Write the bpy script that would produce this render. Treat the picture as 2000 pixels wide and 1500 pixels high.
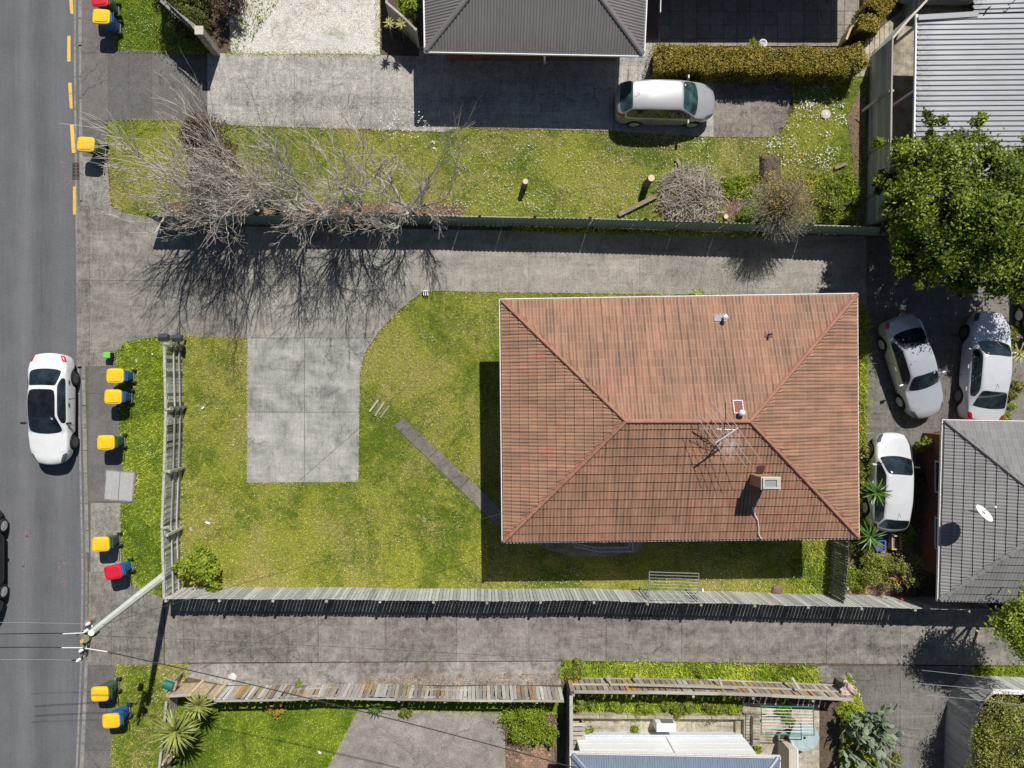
import bpy, bmesh, math, random
import numpy as np
from mathutils import Vector, Matrix
random.seed(7); RNG = np.random.default_rng(7)
for o in list(bpy.data.objects): bpy.data.objects.remove(o)
SC = bpy.context.scene
COL = SC.collection
R = math.radians
# ------------------------------------------------------------------ camera, sky, sun, exposure
S, HC, CX, CY = 43.0, 31.0, 935.0, 755.0        # plan scale (units per metre), drone height, point under the drone
cam = bpy.data.cameras.new('camera'); camo = bpy.data.objects.new('camera', cam); COL.objects.link(camo)
camo.location = (0, 0, HC); camo.rotation_euler = (0, 0, 0)
cam.sensor_width = 36; cam.lens = 36*HC*S/2000.0
cam.shift_x = (1000-CX)/2000.0; cam.shift_y = -(750-CY)/2000.0
cam.clip_end = 500; SC.camera = camo
SUN_EL, SUN_AZ = R(51.2), math.atan2(.305, .952)
w = bpy.data.worlds.new('World'); SC.world = w; w.use_nodes = True
nt = w.node_tree; nt.nodes.clear()
sky = nt.nodes.new('ShaderNodeTexSky'); sky.sky_type = 'NISHITA'; sky.sun_disc = False
sky.sun_elevation = SUN_EL; sky.sun_rotation = SUN_AZ; sky.air_density = 1.0; sky.dust_density = .4; sky.ozone_density = 1.5
bg = nt.nodes.new('ShaderNodeBackground'); bg.inputs[1].default_value = .05
ow = nt.nodes.new('ShaderNodeOutputWorld'); nt.links.new(sky.outputs[0], bg.inputs[0]); nt.links.new(bg.outputs[0], ow.inputs[0])
sl = bpy.data.lights.new('sun', 'SUN'); sl.energy = 4.9; sl.angle = R(.5); sl.color = (1, .965, .91)
so = bpy.data.objects.new('sun', sl); COL.objects.link(so)
sd = Vector((.305*math.cos(SUN_EL), .952*math.cos(SUN_EL), math.sin(SUN_EL)))
so.rotation_euler = sd.to_track_quat('Z', 'Y').to_euler(); so.location = (20, 40, 60)
SC.view_settings.view_transform = 'Standard'; SC.view_settings.look = 'None'
SC.view_settings.exposure = 0; SC.view_settings.gamma = 1; SC.view_settings.use_curve_mapping = False
SC.cycles.max_bounces = 6; SC.cycles.diffuse_bounces = 4; SC.cycles.glossy_bounces = 3

# ------------------------------------------------------------------ helpers
def W(px, py, z=0.0):            # where a point seen at (px,py) of the survey picture stands when it is z metres up
    s = (HC-z)/HC
    return Vector(((px-CX)/S*s, (CY-py)/S*s, z))
def G(px, py, z=0.0):            # plan position
    return Vector(((px-CX)/S, (CY-py)/S, z))
def wloc(o):
    v = Vector((0, 0, 0))
    while o: v += o.location; o = o.parent
    return v
def thing(name, label, cat, loc=(0, 0, 0), rotz=0.0, group=None):
    o = bpy.data.objects.new(name, None); COL.objects.link(o)
    o.empty_display_size = .2; o.location = loc; o.rotation_euler = (0, 0, rotz)
    o['label'] = label; o['category'] = cat
    if group: o['group'] = group
    return o
def tag(o, label, cat, group=None):
    o['label'] = label; o['category'] = cat
    if group: o['group'] = group
    return o
def link(name, me, mat, parent=None, kind=None, label=None):
    o = bpy.data.objects.new(name, me); COL.objects.link(o)
    if mat is not None and not me.materials: me.materials.append(mat)
    if parent: o.parent = parent
    if kind: o['kind'] = kind
    if label: o['label'] = label
    return o
class MB:
    def __init__(s): s.v = []; s.f = []
    def add(s, vs, fs):
        n = len(s.v); s.v += [tuple(v) for v in vs]; s.f += [tuple(i+n for i in f) for f in fs]; return s
    def box(s, c, d, rz=0.0, top=None, M=None):
        x, y, z = d[0]/2, d[1]/2, d[2]/2
        tx, ty = (top if top else (1, 1))
        vs = [Vector((a*x, b*y, -z)) for a, b in ((-1, -1), (1, -1), (1, 1), (-1, 1))]
        vs += [Vector((a*x*tx, b*y*ty, z)) for a, b in ((-1, -1), (1, -1), (1, 1), (-1, 1))]
        m = M if M else Matrix.Rotation(rz, 3, 'Z')
        vs = [m @ v + Vector(c) for v in vs]
        return s.add(vs, [(0, 3, 2, 1), (4, 5, 6, 7), (0, 1, 5, 4), (1, 2, 6, 5), (2, 3, 7, 6), (3, 0, 4, 7)])
    def beam(s, a, b, w_, h_, up=(0, 0, 1)):
        a, b = Vector(a), Vector(b); d = b-a; L = d.length
        if L < 1e-6: return s
        x = d/L; u = Vector(up)
        if abs(x.dot(u)) > .98: u = Vector((1, 0, 0))
        y = u.cross(x).normalized(); z = x.cross(y)
        M = Matrix((x, y, z)).transposed()
        return s.box((a+b)/2, (L, w_, h_), M=M)
    def tube(s, pts, rads, n=6, cap=True):
        pts = [Vector(p) for p in pts]
        if not isinstance(rads, (list, tuple)): rads = [rads]*len(pts)
        vs = []; fs = []
        for i, p in enumerate(pts):
            d = (pts[min(i+1, len(pts)-1)]-pts[max(i-1, 0)])
            d = d.normalized() if d.length > 1e-9 else Vector((0, 0, 1))
            u = Vector((0, 0, 1)) if abs(d.z) < .9 else Vector((1, 0, 0))
            a = d.cross(u).normalized(); b = d.cross(a)
            for k in range(n):
                t = 2*math.pi*k/n; vs.append(p+(a*math.cos(t)+b*math.sin(t))*rads[i])
        for i in range(len(pts)-1):
            for k in range(n):
                k2 = (k+1) % n; fs.append((i*n+k, i*n+k2, (i+1)*n+k2, (i+1)*n+k))
        if cap:
            fs.append(tuple(range(n-1, -1, -1))); fs.append(tuple((len(pts)-1)*n+k for k in range(n)))
        return s.add(vs, fs)
    def cyl(s, c, r, h, n=16, r2=None, axis='Z'):
        c = Vector(c); a = {'Z': Vector((0, 0, 1)), 'X': Vector((1, 0, 0)), 'Y': Vector((0, 1, 0))}[axis]
        return s.tube([c-a*h/2, c+a*h/2], [r, r if r2 is None else r2], n)
    def lathe(s, prof, n=16, c=(0, 0, 0), axis='Z'):
        vs = []; fs = []
        for r, h in prof:
            for k in range(n):
                t = 2*math.pi*k/n; x, y = r*math.cos(t), r*math.sin(t)
                vs.append(Vector(c)+(Vector((x, y, h)) if axis == 'Z' else Vector((x, h, y))))
        for i in range(len(prof)-1):
            for k in range(n):
                k2 = (k+1) % n
                f = (i*n+k, i*n+k2, (i+1)*n+k2, (i+1)*n+k)
                fs.append(f if axis == 'Z' else f[::-1])
        fs.append(tuple(range(n-1, -1, -1)) if axis == 'Z' else tuple(range(n)))
        m = (len(prof)-1)*n
        fs.append(tuple(m+k for k in range(n)) if axis == 'Z' else tuple(m+k for k in range(n-1, -1, -1)))
        return s.add(vs, fs)
    def prism(s, pts, z0, z1):
        n = len(pts); vs = [(p[0], p[1], z0) for p in pts]+[(p[0], p[1], z1) for p in pts]
        fs = [tuple(range(n, 2*n)), tuple(range(n-1, -1, -1))]+[(i, (i+1) % n, n+(i+1) % n, n+i) for i in range(n)]
        return s.add(vs, fs)
    def build(s, name, mat, parent=None, kind=None, wc=False, smooth=False, label=None, fix=False):
        me = bpy.data.meshes.new(name); o0 = wloc(parent) if (wc and parent) else Vector((0, 0, 0))
        me.from_pydata([tuple(Vector(v)-o0) for v in s.v] if wc and parent else s.v, [], s.f)
        if fix:
            bm = bmesh.new(); bm.from_mesh(me); bmesh.ops.recalc_face_normals(bm, faces=bm.faces); bm.to_mesh(me); bm.free()
        if smooth: me.shade_smooth()
        me.update()
        return link(name, me, mat, parent, kind, label)
def npmesh(name, V, F, rnd=None, smooth=False):
    me = bpy.data.meshes.new(name); V = np.asarray(V, dtype=np.float32); F = np.asarray(F, dtype=np.int32)
    k = F.shape[1]; me.vertices.add(len(V)); me.vertices.foreach_set('co', V.ravel())
    me.loops.add(F.size); me.loops.foreach_set('vertex_index', F.ravel())
    me.polygons.add(len(F)); me.polygons.foreach_set('loop_start', np.arange(0, F.size, k, dtype=np.int32))
    me.polygons.foreach_set('loop_total', np.full(len(F), k, dtype=np.int32))
    me.update(calc_edges=True)
    if rnd is not None:
        a = me.attributes.new('rnd', 'FLOAT', 'FACE'); a.data.foreach_set('value', np.asarray(rnd, dtype=np.float32))
    if smooth: me.shade_smooth()
    return me

# ------------------------------------------------------------------ materials
def lin(c): return tuple(((x/255.0)/12.92 if x/255.0 <= .04045 else ((x/255.0+.055)/1.055)**2.4) for x in c)
class NT:
    def __init__(s, name):
        s.m = bpy.data.materials.new(name); s.m.use_nodes = True; s.t = s.m.node_tree; s.t.nodes.clear()
        s.out = s.t.nodes.new('ShaderNodeOutputMaterial'); s.b = s.t.nodes.new('ShaderNodeBsdfPrincipled')
        s.t.links.new(s.b.outputs[0], s.out.inputs[0])
    def n(s, typ, **kw):
        x = s.t.nodes.new(typ)
        for k, v in kw.items(): setattr(x, k, v)
        return x
    def l(s, a, b): s.t.links.new(a, b)
    def setin(s, sock, v):
        if hasattr(v, 'is_linked') or isinstance(v, bpy.types.NodeSocket): s.l(v, sock)
        else:
            if isinstance(v, (tuple, list)) and len(v) == 3 and sock.type == 'RGBA': v = (*v, 1)
            sock.default_value = v
    def noise(s, co, scale, detail=4, rough=.55, dist=0.0):
        x = s.n('ShaderNodeTexNoise'); x.inputs['Scale'].default_value = scale; x.inputs['Detail'].default_value = detail
        x.inputs['Roughness'].default_value = rough; x.inputs['Distortion'].default_value = dist
        s.l(co, x.inputs['Vector']); return x.outputs['Fac']
    def mapr(s, v, a, b, c, d):
        x = s.n('ShaderNodeMapRange'); s.l(v, x.inputs[0])
        for i, q in enumerate((a, b, c, d)): x.inputs[1+i].default_value = q
        return x.outputs[0]
    def mix(s, fac, a, b, mode='MIX'):
        x = s.n('ShaderNodeMix', data_type='RGBA', blend_type=mode)
        s.setin(x.inputs[0], fac); s.setin(x.inputs[6], a); s.setin(x.inputs[7], b); return x.outputs[2]
    def math(s, op, a, b=None):
        x = s.n('ShaderNodeMath', operation=op); s.setin(x.inputs[0], a)
        if b is not None: s.setin(x.inputs[1], b)
        return x.outputs[0]
    def scale(s, co, v):
        x = s.n('ShaderNodeMapping'); x.inputs['Scale'].default_value = v; s.l(co, x.inputs[0]); return x.outputs[0]
    def mul(s, col, fac):             # colour times grey value
        x = s.n('ShaderNodeVectorMath', operation='SCALE'); s.setin(x.inputs[0], col); s.setin(x.inputs['Scale'], fac); return x.outputs[0]
    def pos(s): return s.n('ShaderNodeNewGeometry').outputs['Position']
    def obj(s): return s.n('ShaderNodeTexCoord').outputs['Object']
    def uv(s): return s.n('ShaderNodeTexCoord').outputs['UV']
    def rand(s): return s.n('ShaderNodeObjectInfo').outputs['Random']
    def attr(s): 
        x = s.n('ShaderNodeAttribute'); x.attribute_name = 'rnd'; return x.outputs['Fac']
    def bump(s, h, strength=.3, dist=.01):
        x = s.n('ShaderNodeBump'); x.inputs['Strength'].default_value = strength; x.inputs['Distance'].default_value = dist
        s.l(h, x.inputs['Height']); s.l(x.outputs[0], s.b.inputs['Normal'])
    def done(s, col, rough=.8, metal=0.0, spec=.3, coat=0.0):
        s.setin(s.b.inputs['Base Color'], col); s.setin(s.b.inputs['Roughness'], rough); s.b.inputs['Metallic'].default_value = metal
        s.b.inputs['Specular IOR Level'].default_value = spec; s.b.inputs['Coat Weight'].default_value = coat
        return s.m
def simple(name, c, rough=.6, metal=0.0, spec=.4, var=.12, scale=8, coat=0.0, grime=None):
    n = NT(name); co = n.obj(); f = n.noise(co, scale, 6)
    col = n.mul(c, n.mapr(f, .25, .75, 1-var, 1+var))
    if grime: col = n.mix(n.mapr(n.noise(co, 2.3, 5), .5, .75, 0, .6), col, grime)
    return n.done(col, rough, metal, spec, coat)
def concrete(name, c, stain=.35, patch=1.3, speck=.5, tint=None, rnd=.09, streak=True, moss=0.0, base=.92, cracks=True):
    n = NT(name); co = n.pos()
    big = n.noise(co, .45, 6, .6, .6); mid = n.noise(co, patch*1.7, 8, .7, .4); fine = n.noise(co, 15, 4, .85); fine2 = n.noise(co, 34, 2, .7)
    v = n.math('ADD', n.mapr(big, .3, .7, -stain*.5, stain*.5), n.mapr(mid, .3, .7, -stain*.75, stain*.75))
    v = n.math('ADD', v, n.mapr(fine, .35, .65, -speck*.27, speck*.27))
    v = n.math('ADD', v, n.mapr(fine2, .35, .65, -speck*.22, speck*.22))
    if streak:
        st = n.noise(n.scale(co, (9, .7, 1)), 1.3, 5, .6); st2 = n.noise(n.scale(co, (.7, 7, 1)), 1.1, 5, .6)
        v = n.math('ADD', v, n.mapr(st, .3, .7, -.13, .13)); v = n.math('ADD', v, n.mapr(st2, .3, .7, -.08, .08))
        v = n.math('ADD', v, n.mapr(n.noise(n.scale(co, (.1, 1.5, 1)), 1.0, 5, .65, .3), .33, .67, -.13, .13))
    v = n.math('ADD', v, n.mapr(n.rand(), 0, 1, base-rnd, base+rnd))
    v = n.math('MAXIMUM', v, .12)
    col = n.mul(c, v)
    if tint: col = n.mix(n.mapr(n.noise(co, 1.1, 7, .7, 1.0), .5, .68, 0, .75), col, tint)
    vor = n.n('ShaderNodeTexVoronoi'); vor.inputs['Scale'].default_value = 5.5; n.l(co, vor.inputs['Vector'])
    col = n.mix(n.mapr(vor.outputs['Distance'], .0, .14, .55, 0), col, n.mul(c, .45))        # gum spots and pits
    if cracks:
        wv = n.n('ShaderNodeVectorMath', operation='ADD'); n.l(co, wv.inputs[0])
        nz = n.n('ShaderNodeTexNoise'); nz.inputs['Scale'].default_value = 1.3; nz.inputs['Detail'].default_value = 6; n.l(co, nz.inputs['Vector']); n.l(nz.outputs['Color'], wv.inputs[1])
        cv = n.n('ShaderNodeTexVoronoi', feature='DISTANCE_TO_EDGE'); cv.inputs['Scale'].default_value = .27; n.l(wv.outputs[0], cv.inputs['Vector'])
        cm = n.math('MULTIPLY', n.mapr(cv.outputs['Distance'], .0015, .006, 1, 0), n.mapr(n.noise(co, .33, 2), .47, .55, 0, .75))
        col = n.mix(cm, col, n.mul(c, .38))
        oil = n.mapr(n.noise(co, .8, 7, .7, 1.4), .63, .72, 0, .45); col = n.mix(oil, col, n.mul(c, .55))
    if moss: col = n.mix(n.mapr(n.noise(co, 2.6, 8, .75), .58, .72, 0, moss), col, lin((110, 120, 50)))
    n.bump(fine, .35, .012)
    return n.done(col, .92, 0, .2)
def asphalt(name):
    n = NT(name); co = n.pos()
    sx = n.n('ShaderNodeSeparateXYZ'); n.l(co, sx.inputs[0])
    # polished, paler wheel tracks that run along the road
    wob = n.mapr(n.noise(n.scale(co, (1, .15, 1)), .8, 3), 0, 1, -.25, .25)
    x = n.math('ADD', sx.outputs[0], wob)
    def band(c, w_, a):
        d = n.math('ABSOLUTE', n.math('SUBTRACT', x, c)); return n.mapr(d, 0, w_, a, 0)
    v = n.math('ADD', band((45-CX)/S, .55, .22), band((-55-CX)/S, .7, .2))
    v = n.math('ADD', v, band((118-CX)/S, .6, .1))
    v = n.math('SUBTRACT', v, band((80-CX)/S, .5, .14))
    v = n.math('ADD', v, n.mapr(n.noise(co, .6, 5, .6), .3, .7, -.1, .1))
    v = n.math('ADD', v, n.mapr(n.noise(co, 22, 3, .8), .35, .65, -.2, .2))
    v = n.math('ADD', v, n.mapr(n.noise(n.scale(co, (6, .25, 1)), 1.5, 4), .3, .7, -.07, .07))
    v = n.math('ADD', v, .98)
    col = n.mul((.135, .137, .145), v)
    n.bump(n.noise(co, 60, 2, .6), .4, .01)
    return n.done(col, .85, 0, .25)
def grassmat(name, dark, mid, dry, dryness=.5, blade=False, lush=1.0):
    n = NT(name); co = n.pos()
    a = n.noise(co, .32, 6, .65, .8); b = n.noise(co, 2.6, 6, .7, .5); c = n.noise(co, 11, 3, .7)
    f = n.mapr(n.math('ADD', n.math('MULTIPLY', a, .6), n.math('MULTIPLY', b, .4)), .43, .56, 0, 1)
    col = n.mix(f, dark, mid)
    d = n.mapr(n.math('ADD', n.math('MULTIPLY', n.noise(co, .24, 6, .7, .8), .6), n.math('MULTIPLY', n.noise(co, 5.5, 4, .7), .4)), .56-.12*dryness, .68-.12*dryness, 0, .85)
    col = n.mix(d, col, dry)
    if blade:
        col = n.mul(col, n.mapr(n.attr(), 0, 1, .55*lush, 1.5*lush))
        n.b.inputs['Subsurface Weight'].default_value = 0
    else: col = n.mul(col, n.mapr(c, .3, .7, .5*lush, 1.0*lush))
    return n.done(col, .75, 0, .2)
def leafmat(name, c1, c2, c3=None, rough=.42, spec=.5, trans=.0):
    n = NT(name); r = n.attr(); rp = n.n('ShaderNodeValToRGB'); n.l(r, rp.inputs[0])
    rp.color_ramp.elements[0].color = (*c1, 1); rp.color_ramp.elements[1].color = (*(c3 or c2), 1)
    e = rp.color_ramp.elements.new(.55); e.color = (*c2, 1)
    col = n.mul(rp.outputs[0], n.mapr(n.noise(n.pos(), 7, 3), .3, .7, .75, 1.25))
    n.done(col, rough, 0, spec)
    if trans:
        tr = n.n('ShaderNodeBsdfTranslucent'); n.l(col, tr.inputs[0]); mx = n.n('ShaderNodeMixShader'); mx.inputs[0].default_value = trans
        n.l(n.b.outputs[0], mx.inputs[1]); n.l(tr.outputs[0], mx.inputs[2]); n.l(mx.outputs[0], n.out.inputs[0])
    return n.m
def wood(name, c1, c2, lichen=None, axis=2, amt=.5, rough=.85):
    n = NT(name); co = n.obj(); rv = n.rand()
    off = n.n('ShaderNodeVectorMath', operation='ADD'); n.l(co, off.inputs[0])
    cb = n.n('ShaderNodeCombineXYZ'); n.l(n.math('MULTIPLY', rv, 37.0), cb.inputs[0]); n.l(n.math('MULTIPLY', rv, 91.0), cb.inputs[2]); n.l(cb.outputs[0], off.inputs[1])
    sc = [14, 14, 14]; sc[axis] = 1.6
    g = n.noise(n.scale(off.outputs[0], tuple(sc)), 2.2, 6, .7); b = n.noise(off.outputs[0], 1.7, 4, .6)
    col = n.mix(n.mapr(g, .3, .7, 0, 1), c1, c2)
    col = n.mul(col, n.mapr(n.math('ADD', n.math('MULTIPLY', rv, .6), n.math('MULTIPLY', b, .4)), .15, .85, .68, 1.3))
    if lichen:
        k = n.math('ADD', n.noise(n.pos(), 1.1, 3), n.math('MULTIPLY', n.noise(off.outputs[0], 5, 5, .7), .8))
        k = n.math('ADD', k, n.math('MULTIPLY', rv, .16))
        col = n.mix(n.mapr(k, 1.18-.25*amt, 1.36-.25*amt, 0, .85), col, lichen)
    n.bump(g, .5, .004)
    return n.done(col, rough, 0, .2)
def tilemat(name, base, dark, red, streak=.6, redamt=.6, rough=.62, spec=.35, splash=None):
    n = NT(name); uv = n.uv()                   # uv = metres along the eave, metres up the slope (+ a shift per roof face)
    s1 = n.noise(n.scale(uv, (7.5, .38, 1)), 1.0, 7, .75); s2 = n.noise(n.scale(uv, (2.1, .8, 1)), .5, 4, .6)
    fine = n.noise(uv, 22, 4, .7); big = n.noise(uv, .5, 4, .6, .5); mid = n.noise(uv, 2.6, 7, .75, .8)
    col = n.mul(base, n.mapr(big, .3, .7, .86, 1.14))
    col = n.mul(col, n.mapr(fine, .3, .7, .84, 1.16))
    k = n.math('ADD', n.math('MULTIPLY', s1, .75), n.math('MULTIPLY', s2, .25))
    sx = n.n('ShaderNodeSeparateXYZ'); n.l(uv, sx.inputs[0])
    val = n.mapr(n.math('COSINE', n.math('MULTIPLY', sx.outputs[0], 2*math.pi/.14)), -1, 1, .25, 1)       # lichen sits in the pans of the tiles
    col = n.mix(n.math('MULTIPLY', n.mapr(k, .44, .57, .1, streak), val), col, dark)
    if redamt: col = n.mix(n.mapr(n.math('ADD', n.math('MULTIPLY', mid, .6), n.math('MULTIPLY', big, .4)), .54, .64, 0, redamt), col, red)
    # every tile its own tone, and a paler front edge on each course
    sn = n.n('ShaderNodeVectorMath', operation='DIVIDE'); n.l(uv, sn.inputs[0]); sn.inputs[1].default_value = (.28, .37, 1)
    fl = n.n('ShaderNodeVectorMath', operation='FLOOR'); n.l(sn.outputs[0], fl.inputs[0])
    wn = n.n('ShaderNodeTexWhiteNoise'); wn.noise_dimensions = '2D'; n.l(fl.outputs[0], wn.inputs['Vector'])
    col = n.mul(col, n.mapr(wn.outputs['Value'], 0, 1, .92, 1.09))
    fr = n.n('ShaderNodeVectorMath', operation='FRACTION'); n.l(sn.outputs[0], fr.inputs[0]); sy = n.n('ShaderNodeSeparateXYZ'); n.l(fr.outputs[0], sy.inputs[0])
    col = n.mix(n.math('MULTIPLY', n.mapr(sy.outputs[1], .0, .11, .5, 0), n.mapr(n.noise(uv, 6, 3), .35, .6, .2, 1)), col, n.mul(base, 1.45))
    col = n.mix(n.mapr(n.noise(uv, 3.1, 7, .8), .70, .74, 0, .6), col, (.42, .36, .3))
    if splash:                                   # old whitewash run-off below the aerial
        d = n.n('ShaderNodeVectorMath', operation='DISTANCE'); n.l(n.pos(), d.inputs[0]); d.inputs[1].default_value = splash
        k2 = n.math('ADD', n.mapr(d.outputs['Value'], 0, 1.15, .42, 0), n.math('MULTIPLY', n.noise(n.scale(n.pos(), (2.2, 1, 1)), 3.6, 8, .8), 1.0))
        col = n.mix(n.mapr(k2, .70, .84, 0, .72), col, (.6, .47, .42))
    n.bump(fine, .25, .004)
    return n.done(col, rough, 0, spec)
def metalroof(name, c, grime, rough=.42):
    n = NT(name); uv = n.uv()
    k = n.noise(n.scale(uv, (1.5, .35, 1)), 1.6, 7, .7); f = n.noise(uv, 14, 5, .75)
    col = n.mul(c, n.mapr(k, .3, .7, .88, 1.1)); col = n.mul(col, n.mapr(f, .3, .7, .93, 1.06))
    sx = n.n('ShaderNodeSeparateXYZ'); n.l(uv, sx.inputs[0])
    eave = n.mapr(sx.outputs[1], 0, .9, .75, 0)
    col = n.mix(n.math('MULTIPLY', eave, n.mapr(n.noise(n.scale(uv, (3, 1, 1)), 3, 5, .8), .4, .6, 0, 1)), col, grime)
    return n.done(col, rough, .15, .4)
def paint(name, c, flake=0.0, rough=.3):
    n = NT(name); f = n.noise(n.obj(), 3, 4)
    col = n.mul(c, n.mapr(f, .3, .7, .95, 1.03))
    return n.done(col, rough, flake, .5, .6)
def glassmat(name, c=(.012, .02, .026), rough=.06):
    n = NT(name); f = n.noise(n.obj(), 2.2, 4, .6)
    return n.done(n.mul(c, n.mapr(f, .35, .65, .4, 2.2)), rough, 0, .8, .2)
M = {}
M['road'] = asphalt('road_asphalt')
M['drive'] = concrete('driveway_concrete', (.305, .284, .247), .32, 1.1, .8)
M['driveR'] = concrete('drive_old_concrete', (.242, .222, .195), .48, 1.4, .8)
M['pad'] = concrete('pad_concrete', (.365, .348, .322), .46, .7, .5)
M['light'] = concrete('upper_drive_concrete', (.40, .378, .34), .36, 1.6, 1.1)
M['foot'] = concrete('footpath_asphalt', (.165, .152, .143), .25, 1.5, .7, streak=False)
M['foot2'] = concrete('footpath_concrete', (.31, .29, .255), .45, 2.2, 1.0, streak=False)
M['kerb'] = concrete('kerb_concrete', (.27, .255, .23), .35, 2, .8, streak=False)
M['dirty'] = concrete('dirty_slab', (.29, .272, .25), .6, 1.6, .7, tint=lin((118, 102, 86)))
M['yard'] = concrete('yard_concrete', (.47, .42, .33), .4, 1.5, .5, tint=lin((120, 110, 80)))
M['yardbot'] = concrete('exposed_aggregate', (.31, .28, .25), .4, 1.0, 1.0, tint=lin((132, 124, 108)), streak=False)
M['path'] = concrete('path_concrete', (.23, .21, .185), .35, 2.2, .8, tint=lin((110, 104, 90)), streak=False)
M['paver'] = concrete('patio_paver', (.3, .27, .235), .3, 2.5, .4, rnd=.12, streak=False)
M['brickpave'] = concrete('paving_brick', (.36, .22, .15), .3, 3, .4, rnd=.2, streak=False)
M['joint'] = concrete('joint_dirt', (.13, .125, .09), .3, 3, .5, streak=False, moss=.6)
M['soil'] = concrete('soil', (.13, .095, .068), .6, 3.5, .9, streak=False)
M['leafmould'] = concrete('leaf_litter_soil', (.2, .135, .1), .7, 5, 1.0, streak=False)
M['gravel'] = concrete('white_gravel', (.62, .59, .54), .25, 3, 1.1, tint=lin((150, 135, 105)), streak=False)
GD, GM_, GY = lin((94, 114, 26)), lin((148, 152, 56)), lin((166, 154, 96))
M['lawn'] = grassmat('lawn_ground', GD, GM_, GY, .55, False)
M['blade'] = grassmat('grass_blades', lin((102, 126, 28)), lin((170, 174, 66)), lin((180, 164, 108)), 1.15, True, 1.28)
M['blade2'] = grassmat('lush_grass_blades', lin((112, 138, 34)), lin((174, 184, 68)), lin((184, 172, 98)), .35, True, 1.2)
M['lawn2'] = grassmat('lush_lawn_ground', lin((84, 108, 22)), lin((124, 142, 38)), lin((140, 140, 60)), -.1, False)
M['yellowline'] = concrete('road_paint_yellow', (.82, .5, .1), .15, 4, .45, streak=False)
M['pink'] = simple('survey_spray_pink', (.25, .165, .16), .9, var=.4, scale=14)
M['roof'] = tilemat('terracotta_tile', (.375, .202, .125), (.082, .064, .048), (.35, .098, .07), .88, .68, splash=tuple(W(1420, 862, 4.3)))
M['roofcap'] = tilemat('terracotta_ridge', (.37, .18, .125), (.3, .14, .1), (.40, .12, .09), .3, .7)
M['roofgrey'] = tilemat('grey_tile', (.235, .222, .222), (.10, .095, .092), (.26, .26, .2), .35, .15)
M['ironbrown'] = metalroof('brown_roof_iron', (.21, .188, .18), (.15, .13, .12))
M['irongrey'] = metalroof('pale_grey_roof_iron', (.38, .39, .41), (.12, .11, .1))
M['ironblue'] = metalroof('slate_blue_roof_iron', (.19, .245, .33), (.16, .18, .2))
M['fenceiron'] = simple('green_fence_steel', (.17, .26, .225), .5, .1, .4, .15, 3)
M['white'] = simple('white_paint', (.8, .8, .8), .5, var=.05)
M['whitewall'] = simple('white_weatherboard', (.82, .83, .84), .45, var=.03)
M['cream'] = simple('cream_plaster', (.55, .5, .42), .8, var=.1)
M['gutter'] = simple('gutter_paint', (.8, .74, .72), .5, var=.2, scale=12)
M['brick'] = concrete('red_brick', (.26, .11, .075), .3, 3, .5, streak=False)
M['wgrey'] = wood('weathered_grey_wood', (.34, .335, .32), (.6, .59, .56))
M['wgreen'] = wood('mossy_dark_wood', (.095, .11, .085), (.2, .215, .17), lin((120, 130, 80)), amt=.2)
M['wrail'] = wood('grey_rail', (.3, .28, .24), (.48, .45, .4), axis=0)
M['wblue'] = wood('fence_board_bluegrey', (.36, .37, .37), (.62, .62, .59), axis=0)
M['wlich'] = wood('lichened_plank', (.2, .155, .125), (.4, .33, .27), lin((190, 146, 34)), amt=.75)
M['wlich2'] = wood('faded_lichened_plank', (.3, .28, .25), (.52, .48, .42), lin((185, 150, 60)), amt=.35)
M['wnew'] = wood('raw_timber', (.48, .36, .22), (.66, .54, .38), axis=0)
M['log'] = wood('old_log', (.2, .15, .1), (.4, .32, .22), axis=0)
M['bark'] = wood('bark_pale', (.32, .30, .27), (.64, .61, .56))
M['bark2'] = wood('bark_dark', (.1, .085, .07), (.2, .17, .14))
M['twig'] = simple('twig_bark', (.55, .5, .44), .8, var=.35, scale=2.5, grime=(.34, .25, .2))
M['twigred'] = simple('red_twig', (.26, .15, .115), .8, var=.4, scale=3)
M['conc_pole'] = simple('pole_concrete', (.74, .77, .7), .6, var=.1, scale=3)
M['galv'] = simple('galvanised_steel', (.34, .36, .38), .5, .3, .5, .15, 10)
M['alu'] = simple('aluminium', (.72, .72, .72), .35, .5, .5, .06)
M['black'] = simple('black_plastic', (.02, .02, .022), .5)
M['rubber'] = simple('tyre_rubber', (.022, .022, .024), .75)
M['cable'] = simple('cable_black', (.02, .02, .02), .6)
M['glass'] = glassmat('car_glass'); M['glassT'] = glassmat('car_glass_teal', (.022, .05, .056)); M['sun'] = glassmat('panoramic_glass', (.008, .009, .012), .12)
M['wglass'] = glassmat('window_glass', (.03, .04, .05), .04)
M['rim'] = simple('alloy_rim', (.55, .56, .57), .35, .15); M['rimdark'] = simple('dark_rim', (.11, .11, .115), .35, .2)
M['lampred'] = simple('tail_lamp_red', (.5, .015, .02), .15, var=.1); M['lampw'] = simple('head_lamp', (.12, .14, .16), .1, .2)
M['plast_y'] = simple('bin_lid_yellow', (.84, .54, .02), .5, var=.14, scale=4, grime=(.6, .4, .06)); M['plast_r'] = simple('bin_lid_red', (.6, .014, .035), .5, var=.2, scale=4, grime=(.42, .06, .07))
M['plast_b'] = simple('bin_blue', (.03, .15, .42), .45, var=.15, scale=5); M['plast_g'] = simple('bin_green', (.06, .13, .075), .5, var=.15, scale=5)
M['plast_l'] = simple('bin_lime', (.16, .62, .06), .45); M['teal'] = simple('letterbox_green', (.02, .16, .11), .5, var=.2)
M['daisy'] = simple('daisy_white', (.8, .79, .78), .8, var=.1, scale=30)
M['yellowfl'] = simple('yellow_flower', (.8, .6, .02), .8); M['redfl'] = simple('red_flower', (.6, .01, .02), .7); M['purplefl'] = simple('purple_flower', (.25, .1, .4), .8)

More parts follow.
